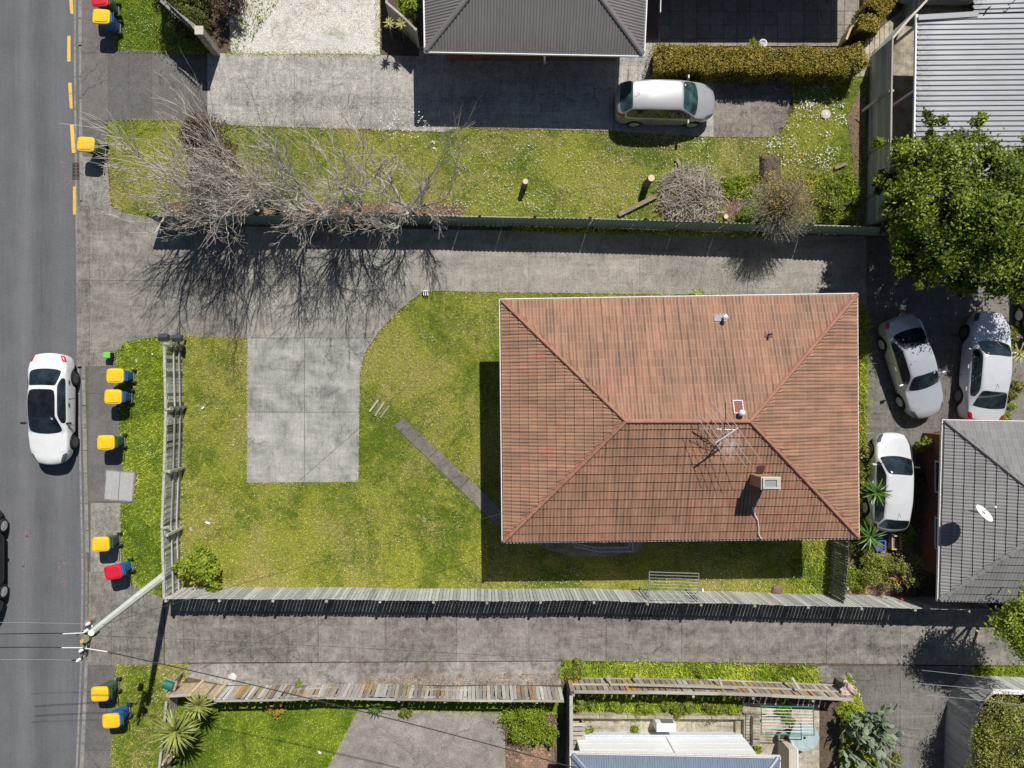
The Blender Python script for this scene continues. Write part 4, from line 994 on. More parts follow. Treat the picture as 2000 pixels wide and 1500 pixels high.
# south fence
sf = [(357, 1147), (550, 1147), (800, 1149), (960, 1151), (1100, 1149), (1250, 1153), (1430, 1156), (1614, 1161), (1740, 1164), (1880, 1167)]
s1 = paling_fence('long silvery grey paling fence between the lawn and the lower drive', sf, 1.72, .136, .017, M['wgrey'], 2.3, (.3, 1.45), side=-1, postout=-.02, miss=.0, tilt=.004, wave=.015)
# short fence under the east corner
paling_fence('short dark mossy fence running from the house corner to the long fence', [(1624, 1028), (1622, 1080), (1615, 1158)], 1.5, .1, .012, M['wgreen'], 2.4, (.3, 1.2), side=1)
# fence along the bottom yards
fm = [M['wlich2'], M['wlich2'], M['wgrey'], M['wlich']]
paling_fence('low grey fence with yellow lichen patches below the lower drive', [(442, 1341), (580, 1339), (650, 1335), (780, 1338), (900, 1340), (1094, 1341)], 1.35, .15, .02, M['wlich2'], 2.0, (.3, 1.05), side=-1, toprail=True, mats=fm, tilt=.03, railmat=M['wrail'], wave=.04)
f2 = paling_fence('brown wide board fence streaked with yellow lichen leaning beside the weed strip', [(1112, 1324), (1250, 1325), (1380, 1327), (1480, 1331), (1632, 1338)], 1.42, .215, .03, M['wlich'], 2.6, (.1, .75), side=1, postout=-.27, toprail=.13, mats=[M['wlich'], M['wlich'], M['wlich2']], tilt=.02, railmat=M['wrail'])
for (x0, y0, z0, x1, y1, z1) in ((1195, 1338, 1.0, 1187, 1318, .5), (1253, 1334, 1.2, 1243, 1316, .6), (1412, 1345, 1.2, 1404, 1322, .7), (1562, 1345, 1.2, 1547, 1322, .7)):
    MB().beam(W(x0, y0+2, z0), W(x1, y1+2, z1), .1, .07).build('brace', M['wrail'], f2, wc=True)
MB().beam(W(1235, 1337, 1.25), W(1440, 1343, 1.25), .1, .05).build('brace', M['wrail'], f2, wc=True)
paling_fence('narrow dark fence with a pale capping running down beside the white walled house', [(1106, 1330), (1106, 1420), (1104, 1500)], 1.45, .14, .02, M['wgreen'], 2.2, (.3, 1.2), side=1, toprail=.14)
# plywood panel corner + raw timber fence by the palms
pf = thing('panel_fence', 'corner of pale plywood fence panels behind the green letterbox', 'fence', tuple(G(345, 1342)))
ply = simple('plywood_tan', (.46, .37, .24), .8, var=.3, scale=4)
for a, b in (((352, 1335), (395, 1333)), ((396, 1333), (440, 1340))):
    MB().beam(G(*a, .62), G(*b, .62), .025, 1.22).build('panel', ply, pf, wc=True)
    MB().beam(G(a[0], a[1], 1.26), G(b[0], b[1], 1.26), .1, .05).build('rail', M['wrail'], pf, wc=True)
for x, y in ((352, 1335), (396, 1333), (440, 1340)): MB().box(G(x, y, .66)+Vector((0, .05, 0)), (.1, .1, 1.32)).build('post', M['wnew'], pf, wc=True)
rf_ = thing('board_fence', 'raw timber board fence with exposed rails beside the spiky palms', 'fence', tuple(G(345, 1400)))
for a, b in (((351, 1344), (345, 1404)), ((345, 1404), (338, 1464)), ((338, 1464), (330, 1560))):
    for z in (.15, .36, .57, .78, .99, 1.2): MB().beam(G(a[0], a[1], z), G(b[0], b[1], z), .02, .16).build('board', M['wnew'] if z in (.36, .99) else M['wlich2'], rf_, wc=True)
    MB().beam(G(a[0], a[1], 1.32), G(b[0], b[1], 1.32), .1, .04).build('cap_rail', M['wrail'], rf_, wc=True); MB().box(G(b[0]+3, b[1], .6), (.1, .1, 1.25)).build('post', M['wnew'], rf_, wc=True)
MB().beam(W(318, 1500, .2), W(338, 1477, 1.2), .12, .05).build('brace', M['wnew'], rf_, wc=True)
# green steel fence
gf = thing('steel_fence', 'long dark green corrugated steel fence along the shared driveway', 'fence', tuple(G(1000, 441)))
gpth = [(318, 438), (500, 438), (700, 437), (850, 438), (1000, 441), (1200, 445), (1400, 452), (1560, 456), (1738, 461)]
P = [G(*p) for p in gpth]; seg = resample(P, 1.93)
for i in range(len(seg)):
    a = seg[i][0]; b = seg[i+1][0] if i+1 < len(seg) else P[-1]
    if (b-a).length < .3: continue
    d = (b-a).normalized(); nn = Vector((-d.y, d.x, 0)); L = (b-a).length; V = []; F = []; n = int(L/.03)
    hh = 1.55+random.uniform(-.015, .015); lean = random.uniform(-.03, .02)
    for k in range(n+1):
        t = k*L/n; o = .022*math.sin(2*math.pi*t/.19)
        for z in (0, hh): V.append(tuple(a+d*t+nn*(o+lean*z/hh)+Vector((0, 0, z))-P[4]))
        if k: F.append((2*k-2, 2*k, 2*k+1, 2*k-1))
    me = bpy.data.meshes.new('steel_sheet'); me.from_pydata(V, [], F); link('steel_sheet', me, M['fenceiron'], gf); 
for p, a in resample(P, 2.4): MB().box(p-P[4]+Vector((0, .1, .8)), (.1, .08, 1.6)).build('post', M['bark2'], gf)
for a, b in zip(P[:-1], P[1:]):
    for z in (.4, 1.3): MB().beam(a+Vector((0, .06, z)), b+Vector((0, .06, z)), .04, .08).build('rail', M['wrail'], gf, wc=True)
# east boundary fence made of horizontal boards
ef = thing('board_fence', 'tall blue grey fence of wide horizontal boards beside the daisy lawn', 'fence', tuple(G(1696, 280)))
ep = [(1699, 112), (1697, 208), (1696, 300), (1694, 385), (1692, 442)]
for a, b in zip(ep[:-1], ep[1:]):
    for k in range(9):
        z = .09+k*.183; MB().beam(G(a[0], a[1]+.3, z), G(b[0], b[1]-.3, z), .02+random.uniform(0, .006), .172).build('board', M['wblue'], ef, wc=True)
    MB().box(G(b[0]-1.8, b[1], .82), (.07, .12, 1.64)).build('batten', M['wrail'], ef, wc=True)
    MB().box(G(b[0]+3, b[1], .84), (.1, .1, 1.68)).build('post', M['wrail'], ef, wc=True)
    MB().beam(G(a[0], a[1], 1.7), G(b[0], b[1], 1.7), .07, .04).build('cap_rail', M['wrail'], ef, wc=True)
MB().beam(W(1684, 217, .35), W(1716, 192, 1.0), .1, .05).build('brace', M['wnew'], ef, wc=True)
nf = thing('board_fence', 'fence with a pale top rail running up between the hedge and the iron roofed building', 'fence', tuple(G(1735, 60)))
for a, b in (((1699, 112), (1728, 78)), ((1728, 78), (1762, 42)), ((1762, 42), (1766, -80))):
    for k in range(9): MB().beam(G(a[0], a[1], .09+k*.183), G(b[0], b[1], .09+k*.183), .02, .172).build('board', M['wblue'], nf, wc=True)
    MB().beam(G(a[0], a[1], 1.7), G(b[0], b[1], 1.7), .09, .05).build('cap_rail', M['cream'], nf, wc=True)
# curved close boarded fence bottom right and white capped one
paling_fence('curved grey close boarded fence in shade at the bend of the drive', [(1880, 1318), (1862, 1338), (1850, 1368), (1846, 1420), (1844, 1480), (1846, 1580)], 1.75, .14, .004, M['wblue'], 2.4, (.3, 1.4), side=1, toprail=.1, mats=[M['wgrey']])
bf = paling_fence('pale board fence with a bright white capping at the right edge below the drive', [(1884, 1318), (1990, 1322), (2120, 1326)], 1.6, .15, .004, M['wgrey'], 2.4, (.3, 1.3), side=-1)
MB().beam(G(1884, 1318, 1.66), G(2120, 1326, 1.66), .2, .06).build('capping', M['white'], bf, wc=True)
# block wall and pillar top left
bw = thing('block_wall', 'rendered block wall with a lichen top and a square pillar by the upper drive', 'wall', tuple(G(424, 104)))
blk = concrete('block_wall_render', (.3, .28, .24), .5, 3, .8, streak=False)
for a, b in (((422, 102), (385, 74)), ((385, 74), (352, 45)), ((352, 45), (341, 10)), ((341, 10), (338, -80))):
    MB().beam(G(a[0], a[1], .92), G(b[0], b[1], .92), .14, 1.84).build('wall_panel', blk, bw, wc=True); MB().beam(G(a[0], a[1], 1.87), G(b[0], b[1], 1.87), .2, .06).build('coping', blk, bw, wc=True)
MB().box(G(424, 104, .98), (.3, .3, 1.96)).build('pillar', blk, bw, wc=True); MB().box(G(424, 104, 1.99), (.36, .36, .06)).build('pillar_cap', M['cream'], bw, wc=True)
gt = thing('picket_gate', 'dark picket gate folded back against the block wall at the upper drive', 'gate', tuple(G(380, 70)))
for k in range(9): MB().beam(G(372+k*5, 62+k*4.8, .95), G(372+k*5, 62+k*4.8, 2.35), .03, .03).build('picket', M['black'], gt, wc=True)
for z in (1.95, 2.2): MB().beam(G(370, 60, z), G(414, 102, z), .04, .05).build('rail', M['black'], gt, wc=True)
# grey panel fence with the two yuccas
tf = thing('panel_fence', 'stained grey panel fence behind two small yuccas beside the gravel', 'fence', tuple(G(800, 70)))
for a, b in (((818, 92), (794, 68)), ((794, 68), (764, 42)), ((764, 42), (760, -80))):
    MB().beam(G(a[0], a[1], .75), G(b[0], b[1], .75), .04, 1.5).build('panel', blk, tf, wc=True); MB().beam(G(a[0], a[1], 1.53), G(b[0], b[1], 1.53), .09, .05).build('rail', M['wrail'], tf, wc=True)
    MB().box(G(a[0], a[1], .78), (.1, .1, 1.56)).build('post', M['wrail'], tf, wc=True)
# low edging wall of the hedge corner
ew = thing('retaining_wall', 'curved low timber edging between the patio and the small hedge', 'wall', tuple(G(1665, 50)))
q = [(1642, 92), (1650, 72), (1664, 56), (1678, 38), (1690, 18), (1694, -60)]
for a, b in zip(q[:-1], q[1:]): MB().beam(G(a[0]-5, a[1], .35), G(b[0]-5, b[1], .35), .09, .7).build('sleeper', M['wnew'], ew, wc=True)
# wall and sunken bed edge south yard
yw = thing('garden_wall', 'low pale concrete retaining wall holding the overgrown bed of the back yard', 'wall', tuple(G(1280, 1396)))
for x0 in range(1114, 1440, 54): MB().beam(G(x0, 1391+(x0-1114)*.006, .22), G(x0+53, 1391+(x0-1060)*.006, .22), .14, .44).build('wall_block', M['yard'], yw, wc=True)
stp = thing('garden_steps', 'three plain concrete steps up to the clothesline yard', 'steps', tuple(G(1440, 1415)))
for k in range(3): MB().box((k*.3, 0, .09+k*.12), (.3, 1.25, .18+k*.24)).build('step', M['yard'], stp)
pw = thing('wall', 'short tan wall with a white edge beside the glass table', 'wall', tuple(G(1525, 1475)))
MB().box((0, -.3, .6), (.34, 2.4, 1.2)).build('wall_body', M['cream'], pw); MB().box((.2, -.3, .6), (.06, 2.4, 1.24)).build('edge_trim', M['white'], pw)

# ------------------------------------------------------------------ cars
def car(name, label, gx, gy, heading, L=4.3, Wd=1.76, H=1.46, wb=.27, wt=.43, rt=.8, rb=.95, hood=.92, deck=.98, paintm=None, glass=None, rim=None, sunroof=None, spokes=5, cat='car', inset=.30, nose=.62, blunt=.0, mirror=None, z0=0.0, gtint=None):
    t = thing(name, label, cat, tuple(G(gx, gy, .014+z0)), heading)
    hw = Wd/2; wz = .31; wr = .315; fw = .185; rw = .80 if rt > .75 else .79
    fs_ = sorted(set([0, .012, .05, .1, wb-.03, wb, (wb+wt)/2, wt, wt+.03, .93, .965, (wt+rt)/2, rt-.03, rt, (rt+rb)/2, rb, min(rb+.02, .985), .985, 1.0]+[c+d for c in (fw, rw) for d in (-.095, -.065, 0, .065, .095)]))
    out = [fs_[0]]
    for f in fs_[1:]:
        if f-out[-1] > .008: out.append(f)
    fs_ = out
    ip = lambda f, X, Y: float(np.interp(f, X, Y))
    V = []; tags = []
    for f in fs_:
        x = L/2-f*L
        w_ = hw*ip(f, [0, .012, .05, .12, .25, .75, .9, .97, 1], [nose-.12, nose+.04, .84, .955, 1, 1, .965, .86, .66+blunt])
        top = ip(f, [0, .012, .05, wb, rb, .985, 1], [.58, .68, .77, hood, deck, deck-.1, deck-.28])
        c = ip(f, [wb, wt, rt, rb], [0, 1, 1, 0])
        dx = min(abs(f-fw), abs(f-rw))*L
        zb = .2 if dx > .4 else max(.2, .2+math.sqrt(max(0, .41**2-dx**2))*1.1)
        zb = min(zb, .66); belt = ip(f, [0, wb, .6, rb, 1], [top-.06, hood-.02, .95, deck-.02, top-.04])
        lowp = [(w_*.9, max(.2, zb-.02)), (w_*.985, zb+.06), (w_*1.0, max(.52, zb+.1)), (w_*.97, max(min(belt-.07, top-.05), zb+.14))]
        hoodp = [(w_*.93, top-.02), (w_*.9, top-.005), (w_*.84, top+.01), (w_*.38, top+.035), (0, top+.045)]
        if f > rb or f < .12: hoodp = [(w_*.93, top-.02), (w_*.77, top+.0), (w_*.62, top+.015), (w_*.32, top+.035), (0, top+.045)]
        rz = H*ip(f, [wt, wt+.12, (wt+rt)/2+.05, rt], [.965, .995, 1, .95]); yr = hw-inset
        yr *= ip(f, [wt, .6, rt], [.97, 1, .93])
        cab = [(w_*.93, belt), (yr+.05, rz-.09), (yr+.0, rz-.035), (yr*.5, rz-.005), (0, rz)]
        P = lowp+[(a[0]*(1-c)+b[0]*c, a[1]*(1-c)+b[1]*c) for a, b in zip(hoodp, cab)]
        V.append([(x, y, z) for y, z in P])
    bow = lambda f: ip(f, [0, .05, wb, wt, .6, rt, rb, .97, 1], [.17, .15, .13, .06, 0, -.05, -.11, -.12, -.14])
    for f, row in zip(fs_, V):
        for i, (x, y, z) in enumerate(row):
            if z > .5: row[i] = (x+bow(f)*(1-min(1, y/(hw*.93))**2), y, z)
    n = len(fs_); verts = []; 
    for row in V: verts += [(x, y, z) for x, y, z in row]+[(x, -y, z) for x, y, z in row[-2::-1]]
    K = 17; F = []; mats = []
    for i in range(n-1):
        fm = (fs_[i]+fs_[i+1])/2
        for k in range(K-1):
            seg = k if k < 8 else 15-k
            F.append((i*K+k, (i+1)*K+k, (i+1)*K+k+1, i*K+k+1)); left = k < 8
            m = 0
            if seg >= 6 and wb <= fm <= wt: m = 1
            elif seg >= 6 and rt <= fm <= rb: m = 2
            elif seg == 4 and wb+.045 < fm < rb-.05: m = 3 if left else 4
            elif sunroof and seg >= 6 and wt < fm < sunroof: m = 9
            elif fm < .09 and fm > .008 and seg in (3, 4): m = 5 if left else 6
            elif fm > .93 and fm < .99 and seg in (3, 4): m = 7 if left else 8
            mats.append(m)
    F.append(tuple(range(K))); mats.append(0); F.append(tuple((n-1)*K+k for k in range(K-1, -1, -1))); mats.append(0)
    me = bpy.data.meshes.new('tmp'); me.from_pydata(verts, [], F)
    for k in range(10): me.materials.append(M['black'])
    me.polygons.foreach_set('material_index', mats); me.update()
    cr = me.attributes.new('crease_edge', 'FLOAT', 'EDGE')
    ef = {}
    for p in me.polygons:
        for e in p.edge_keys: ef.setdefault(e, []).append(p.material_index)
    cr.data.foreach_set('value', [.55 if len(set(ef.get(tuple(sorted(e.vertices)), [0]))) > 1 or len(ef.get(tuple(sorted(e.vertices)), [0])) < 2 else 0.0 for e in me.edges])
    to = bpy.data.objects.new('tmp', me); COL.objects.link(to); md = to.modifiers.new('s', 'SUBSURF'); md.levels = 2
    dg_ = bpy.context.evaluated_depsgraph_get(); ev = to.evaluated_get(dg_); sm = ev.to_mesh()
    co = np.zeros(len(sm.vertices)*3); sm.vertices.foreach_get('co', co); co = co.reshape(-1, 3)
    groups = {}
    for p in sm.polygons: groups.setdefault(p.material_index, []).append(tuple(p.vertices))
    ev.to_mesh_clear(); bpy.data.objects.remove(to); bpy.data.meshes.remove(me)
    names = {0: ('body', paintm), 1: ('windscreen', glass), 2: ('rear_window', gtint or glass), 3: ('side_window', M['glass']), 4: ('side_window', M['glass']), 5: ('headlight', M['lampw']), 6: ('headlight', M['lampw']), 7: ('tail_light', M['lampred']), 8: ('tail_light', M['lampred']), 9: ('glass_roof', M['sun'])}
    parts = {}
    for g, fl in groups.items():
        idx = sorted(set(v for f in fl for v in f)); mp = {v: i for i, v in enumerate(idx)}
        m_ = bpy.data.meshes.new(names[g][0]); m_.from_pydata([tuple(co[v]) for v in idx], [], [tuple(mp[v] for v in f) for f in fl])
        bm = bmesh.new(); bm.from_mesh(m_)
        for f in bm.faces: f.normal_update()
        s_ = sum(f.normal.z*f.calc_area() for f in bm.faces)
        if g in (0,) and s_ < 0 or g in (1, 2, 9) and s_ < 0: bmesh.ops.reverse_faces(bm, faces=bm.faces)
        if g in (3, 5, 7) and sum(f.normal.y*f.calc_area() for f in bm.faces) < 0: bmesh.ops.reverse_faces(bm, faces=bm.faces)
        if g in (4, 6, 8) and sum(f.normal.y*f.calc_area() for f in bm.faces) > 0: bmesh.ops.reverse_faces(bm, faces=bm.faces)
        bm.to_mesh(m_); bm.free(); m_.shade_smooth()
        parts[g] = link(names[g][0], m_, names[g][1], t)
    MB().box((0, 0, .42), (L*.8, Wd*.66, .4)).build('underbody_light_block', M['black'], t)  # black box added inside the body to stop light through the arches
    rm = rim or M['rim']
    for fx in (fw, rw):
        for s_ in (-1, 1):
            x = L/2-fx*L; y = s_*(hw-.1)
            wp_ = [(.0, -.1), (.25, -.1), (.3, -.095), (wr, -.07), (wr, .07), (.3, .095), (.235, .1), (.225, .085)]
            ty = MB().lathe([(r, h*s_) for r, h in wp_[1:]], 24, (0, 0, 0), 'Y').build('wheel', M['rubber'], t, fix=True, smooth=False); ty.location = (x, y, wr)
            hb = MB().cyl((0, s_*.05, 0), .225, .03, 24, axis='Y').build('wheel_well_disc', M['rimdark'], ty)
            rb_ = MB()
            for k in range(spokes*(1)):
                a = 2*math.pi*k/spokes; rb_.beam((math.cos(a)*.03, s_*.088, math.sin(a)*.03), (math.cos(a)*.215, s_*.082, math.sin(a)*.215), .045, .02, up=(0, 1, 0))
            rb_.lathe([(.195, s_*.07), (.225, s_*.07), (.225, s_*.09), (.2, s_*.09)], 24, (0, 0, 0), 'Y'); rb_.cyl((0, s_*.09, 0), .045, .02, 10, axis='Y')
            rb_.build('rim', rm, ty, fix=True)
    mm = mirror or paintm
    for s_ in (-1, 1):
        x = L/2-(wb+.075)*L; mo = MB().box((x, s_*(hw+.1), .99), (.11, .2, .13), top=(.7, .85))
        mo.beam((x, s_*(hw-.06), .93), (x, s_*(hw+.03), .96), .06, .04); ob = mo.build('wing_mirror', mm, t)
        b = ob.modifiers.new('b', 'BEVEL'); b.width = .03; b.segments = 2
        for fx in ((wt+.1), (wt+.31)): MB().box((L/2-fx*L, s_*(hw*.985+.012), .82), (.17, .03, .03)).build('door_handle', mm, t)
        for fx in (wb+.055, (wt+rt)/2+.02): MB().box((L/2-fx*L, s_*(hw*.985+.001), .58), (.012, .02, .5)).build('door_gap', M['black'], t)
    # wipers, plates, aerial, window sticker
    wx = L/2-(wb+.012)*L
    for s_ in (-.32, .22): MB().beam((wx, s_, hood+.075), (wx-.17, s_+.5, hood+.2), .025, .015).build('wiper', M['black'], t)
    MB().box((-L/2+.02, 0, .62), (.03, .48, .12)).build('number_plate', M['white'], t)
    MB().tube([(L/2-(rt-.06)*L, 0, H-.03), (L/2-(rt-.02)*L, 0, H+.1)], .008, 5).build('aerial', M['black'], t)
    a_ = math.atan2(H*.96-hood, (wt-wb)*L)
    px_ = L/2-(wb+(wt-wb)*.8)*L; pz = hood+(H*.965-hood)*.8+.03
    MB().box((px_, hw-inset-.17, pz), (.09, .07, .004), M=Matrix.Rotation(a_, 3, 'Y')).build('window_sticker', M['white'], t)
    # bonnet shut lines
    for s_ in (-1, 1): MB().beam((L/2-.09*L, s_*hw*.7, ip(.09, [.05, wb], [.77, hood])+.008), (L/2-wb*L+.03, s_*hw*.76, hood+.009), .012, .012).build('bonnet_gap', M['black'], t)
    return t
Pw = paint('car_paint_white', (.8, .8, .8)); Ps = paint('car_paint_silver', (.52, .54, .58), .3, .25); Ph = paint('car_paint_hatch', (.43, .42, .43), .3, .28); Pp = paint('car_paint_pale', (.66, .67, .7), .15, .25); Pg = paint('car_paint_grey', (.30, .295, .29), .5, .3)
Pb = paint('car_paint_black', (.012, .013, .014), .2); Pn = paint('car_paint_dark_blue', (.02, .03, .06), .3); Pw2 = paint('car_paint_pearl', (.66, .67, .68), .1)
Psh = paint('car_paint_silvergrey', (.55, .545, .56), .4, .3)
car('parked_car', 'white two door coupe with a black glass roof waiting on the road by the kerb', 117, 797, R(-90.5), 4.72, 1.82, 1.38, .29, .44, .71, .86, .9, .98, Pw, M['glass'], M['rimdark'], .64, 10, mirror=M['black'], inset=.3)
car('parked_car', 'black car cut off by the left edge of the picture', -22, 1090, R(90), 4.9, 1.86, 1.5, .28, .42, .74, .9, .92, 1.0, Pb, M['glass'], M['rim'], None, 5)
car('parked_car', 'grey hatchback with a pale roof parked on the upper drive beside the yellow hedge', 1290, 212, R(-.6), 4.22, 1.78, 1.56, .2, .37, .87, .965, .93, 1.02, Ph, M['glassT'], M['rim'], None, 7, inset=.27)
car('parked_car', 'silver sedan parked at an angle between the tiled roof and the other silver sedan', 1765, 716, R(-90+17.5), 4.45, 1.76, 1.42, .29, .43, .69, .85, .9, .98, Ps, M['glass'], M['rim'], None, 8)
car('parked_car', 'pale silver sedan parked tail in against the grey tiled house', 1904, 718, R(84.5), 4.72, 1.8, 1.46, .28, .41, .72, .87, .93, 1.03, Pp, M['glass'], M['rimdark'], None, 9)
car('parked_car', 'white hatchback parked under the spiky palm beside the tiled roof', 1721, 938, R(86), 4.15, 1.72, 1.5, .24, .41, .86, .96, .93, 1.0, Pw2, M['glass'], M['rim'], None, 7)
car('parked_car', 'dark blue car showing only its corner in the tree shade at the right edge', 2016, 562, R(90), 4.3, 1.76, 1.5, .27, .42, .8, .94, .92, 1.0, Pn, M['glass'], M['rim'])
car('parked_car', 'silvery white car half hidden between the fence and the iron roof at the top right', 1838, -20, R(0), 4.5, 1.8, 1.5, .27, .42, .8, .94, .92, 1.0, Ps, M['glass'], M['rim'])

# ------------------------------------------------------------------ wheelie bins
def bin_(label, px, py, rot, lid, body, open_=0):
    p = W(px, py, .98); s = random.uniform(.99, 1.02)
    t = thing('wheelie_bin', label, 'wheelie bin', (p.x, p.y, .014), rot, 'wheelie bins along the street verge'); t.scale = (1.04, 1.04, 1.07)
    b = MB().box((0, 0, .5), (.6, .46, .86), top=(1, 1)); 
    b = MB(); pr = [(.24, .19, .08), (.27, .22, .35), (.33, .275, .86), (.355, .29, .88), (.365, .29, .93)]
    vs = []; fs = []
    for hx, hy, z in pr:
        for k in range(16):
            a = 2*math.pi*(k+.5)/16; c, s_ = math.cos(a), math.sin(a); e = .45
            vs.append((math.copysign(abs(c)**e, c)*hx, math.copysign(abs(s_)**e, s_)*hy, z))
    for i in range(len(pr)-1):
        for k in range(16): fs.append((i*16+k, i*16+(k+1) % 16, (i+1)*16+(k+1) % 16, (i+1)*16+k))
    fs.append(tuple(range(15, -1, -1))); b.add(vs, fs); b.add([(x*.93, y*.93, .9) for x, y, z in vs[-16:]], [tuple(range(16))])
    b.build('body', body, t, smooth=False)
    l = MB(); vs = []; fs = []
    for q, z in ((1.04, .93), (1.06, .955), (1.02, .985), (.86, .995), (.8, 1.018), (.3, 1.026)):
        for k in range(20):
            a = 2*math.pi*(k+.5)/20; c, s_ = math.cos(a), math.sin(a); e = .38
            vs.append((-.075+math.copysign(abs(c)**e, c)*.35*q, math.copysign(abs(s_)**e, s_)*.295*q, z))
    for i in range(5):
        for k in range(20): fs.append((i*20+k, i*20+(k+1) % 20, (i+1)*20+(k+1) % 20, (i+1)*20+k))
    fs.append(tuple(100+k for k in range(20))); l.add(vs, fs); lo = l.build('lid', lid, t)
    MB().box((-.25, 0, 1.004), (.014, .26, .006)).build('lid_print', simple('lid_print', (.45, .3, .03), .6) if 'lid_print' not in bpy.data.materials else bpy.data.materials['lid_print'], lo)
    MB().tube([(.4, -.2, .93), (.43, -.2, .97), (.43, .2, .97), (.4, .2, .93)], .018, 6).build('handle', body, t)
    for s_ in (-1, 1):
        w_ = MB().cyl((.27, s_*.26, .11), .11, .06, 14, axis='Y').build('wheel', M['rubber'], t); MB().cyl((.27, s_*.292, .11), .05, .012, 10, axis='Y').build('hub', body, w_)
    MB().tube([(.27, -.24, .11), (.27, .24, .11)], .015, 6).build('axle', M['galv'], t)
    return t
Y_, B_, G_ = M['plast_y'], M['plast_b'], M['plast_g']
bin_('red lidded green wheelie bin cut by the top edge of the picture', 200, 0, R(3), M['plast_r'], G_)
bin_('yellow lidded blue wheelie bin just below the red one at the top of the street', 203, 34, R(-3), Y_, B_)
bin_('yellow lidded green wheelie bin under bare twigs beside the storm drain', 173, 283, R(-4), Y_, G_)
bin_('yellow lidded blue wheelie bin next to the small lime green food bin', 230, 734, R(0), Y_, B_)
bin_('yellow lidded blue wheelie bin, lower of the close pair facing the white coupe', 226, 775, R(-1), Y_, B_)
bin_('yellow lidded green wheelie bin just above the metal service cover', 212, 864, R(1), Y_, G_)
bin_('yellow lidded green wheelie bin beside the red lidded bin', 202, 1062, R(3), Y_, G_)
bin_('red lidded blue wheelie bin near the foot of the power pole', 226, 1116, R(12), M['plast_r'], B_)
bin_('yellow lidded green wheelie bin, upper of the pair below the power pole', 200, 1354, R(2), Y_, G_)
bin_('yellow lidded blue wheelie bin lowest on the street verge', 222, 1406, R(4), Y_, B_)
fb = thing('food_scraps_bin', 'small lime green lidded food scraps bin with a swing handle on the footpath', 'food bin', tuple(W(209, 694, .4)*1)[0:2]+(.014,))
MB().box((0, 0, .2), (.26, .22, .38), top=(1.15, 1.15)).build('body', M['black'], fb)
o = MB().box((-.01, 0, .405), (.33, .28, .05), top=(.88, .86)).build('lid', M['plast_l'], fb); b = o.modifiers.new('b', 'BEVEL'); b.width = .02
MB().tube([(.1, -.17, .36), (.22, -.17, .3), (.22, .17, .3), (.1, .17, .36)], .012, 6).build('handle', M['black'], fb)
gb = thing('food_scraps_bin', 'small green bin with a blue badge in the shade below the yellow hedge', 'food bin', tuple(G(1538, 155, .015)))
o = MB().box((0, 0, .18), (.3, .28, .34), top=(1.1, 1.1)).build('body', M['plast_g'], gb); MB().box((0, 0, .37), (.34, .32, .04), top=(.9, .9)).build('lid', simple('bin_mid_green', (.03, .3, .12), .5), gb); MB().box((0, 0, .395), (.15, .15, .006)).build('badge', simple('badge_blue', (.15, .4, .7), .5), gb)
wc_ = thing('hose_reel', 'coiled hose and white jug in the shade below the yellow hedge', 'hose', tuple(G(1519, 168, .015)))
MB().tube([(math.cos(k*.35)*.19, math.sin(k*.35)*.19, .03+k*.001) for k in range(40)], .016, 5).build('coil', M['galv'], wc_)
jg = thing('watering_can', 'small white and black watering can in the hedge shade', 'watering can', tuple(G(1523, 148, .015)))
MB().lathe([(.1, 0), (.12, .1), (.1, .22), (.04, .26)], 12).build('body', M['white'], jg); MB().tube([(0, 0, .24), (-.16, .02, .26)], .02, 6).build('spout', M['black'], jg)

# ------------------------------------------------------------------ letterboxes, grille, small things
lb = thing('letterbox', 'green curved top letterbox on timber posts at the end of the lower fence', 'letterbox', tuple(G(351, 1318, 0)), R(-18))
for s_ in (-1, 1): MB().box((.1, s_*.17, .5), (.09, .09, 1.0)).build('post', M['wrail'], lb)
n = 8; vs = []
for x in (-.24, .2):
    vs += [(x, -.17, 1.0), (x, .17, 1.0)]+[(x, .17*math.cos(a), 1.14+.12*math.sin(a)) for a in [k*math.pi/n for k in range(n+1)]]
K = n+3; MB().add(vs, [(i, (i+1) % K, K+(i+1) % K, K+i) for i in range(K)]+[tuple(range(K)), tuple(range(2*K-1, K-1, -1))]).build('box', M['teal'], lb, fix=True)
MB().box((-.245, 0, 1.12), (.01, .26, .05)).build('slot', M['black'], lb); MB().box((.0, 0, .98), (.6, .42, .03)).build('shelf', M['wrail'], lb)
lb2 = thing('letterbox', 'pair of dark gabled letterboxes on the end of the west fence', 'letterbox', tuple(G(353, 664, 0)), R(4))
for dx, z in ((-.04, 1.5), (.24, .8)):
    bx = MB().box((dx, 0, z), (.34, .26, .26)).build('box', simple('dark_box', (.05, .055, .07), .5), lb2)
    rr = MB(); rr.add([(dx-.2, -.17, z+.13), (dx+.2, -.17, z+.13), (dx+.2, .17, z+.13), (dx-.2, .17, z+.13), (dx-.2, 0, z+.22), (dx+.2, 0, z+.22)], [(0, 1, 5, 4), (2, 3, 4, 5), (0, 4, 3), (1, 2, 5), (3, 2, 1, 0)]); rr.build('lid', bpy.data.materials['dark_box'], bx)
    MB().box((dx, .0, z/2-.06), (.08, .08, z-.13)).build('post', M['wrail'], lb2)
nc = thing('path_marker', 'small white three barred marker at the tip of the lawn beside the drive', 'marker', tuple(G(832, 573, .01)))
for k in range(3): MB().box((-.09+k*.09, -.02, .1), (.035, .2, .2)).build('bar', M['daisy'], nc)
MB().box((0, .08, .12), (.27, .04, .24)).build('back', M['daisy'], nc)
def slat3():
    t = thing('old_pallet', 'three mossy wooden strips lying parallel in the lawn near the garden path', 'boards', tuple(G(742, 798)))
    for a, b in (((722, 804), (739, 781)), ((733, 812), (751, 785)), ((743, 816), (761, 792))): MB().beam(G(*a, .05), G(*b, .05), .08, .05).build('strip', M['wlich2'], t, wc=True)
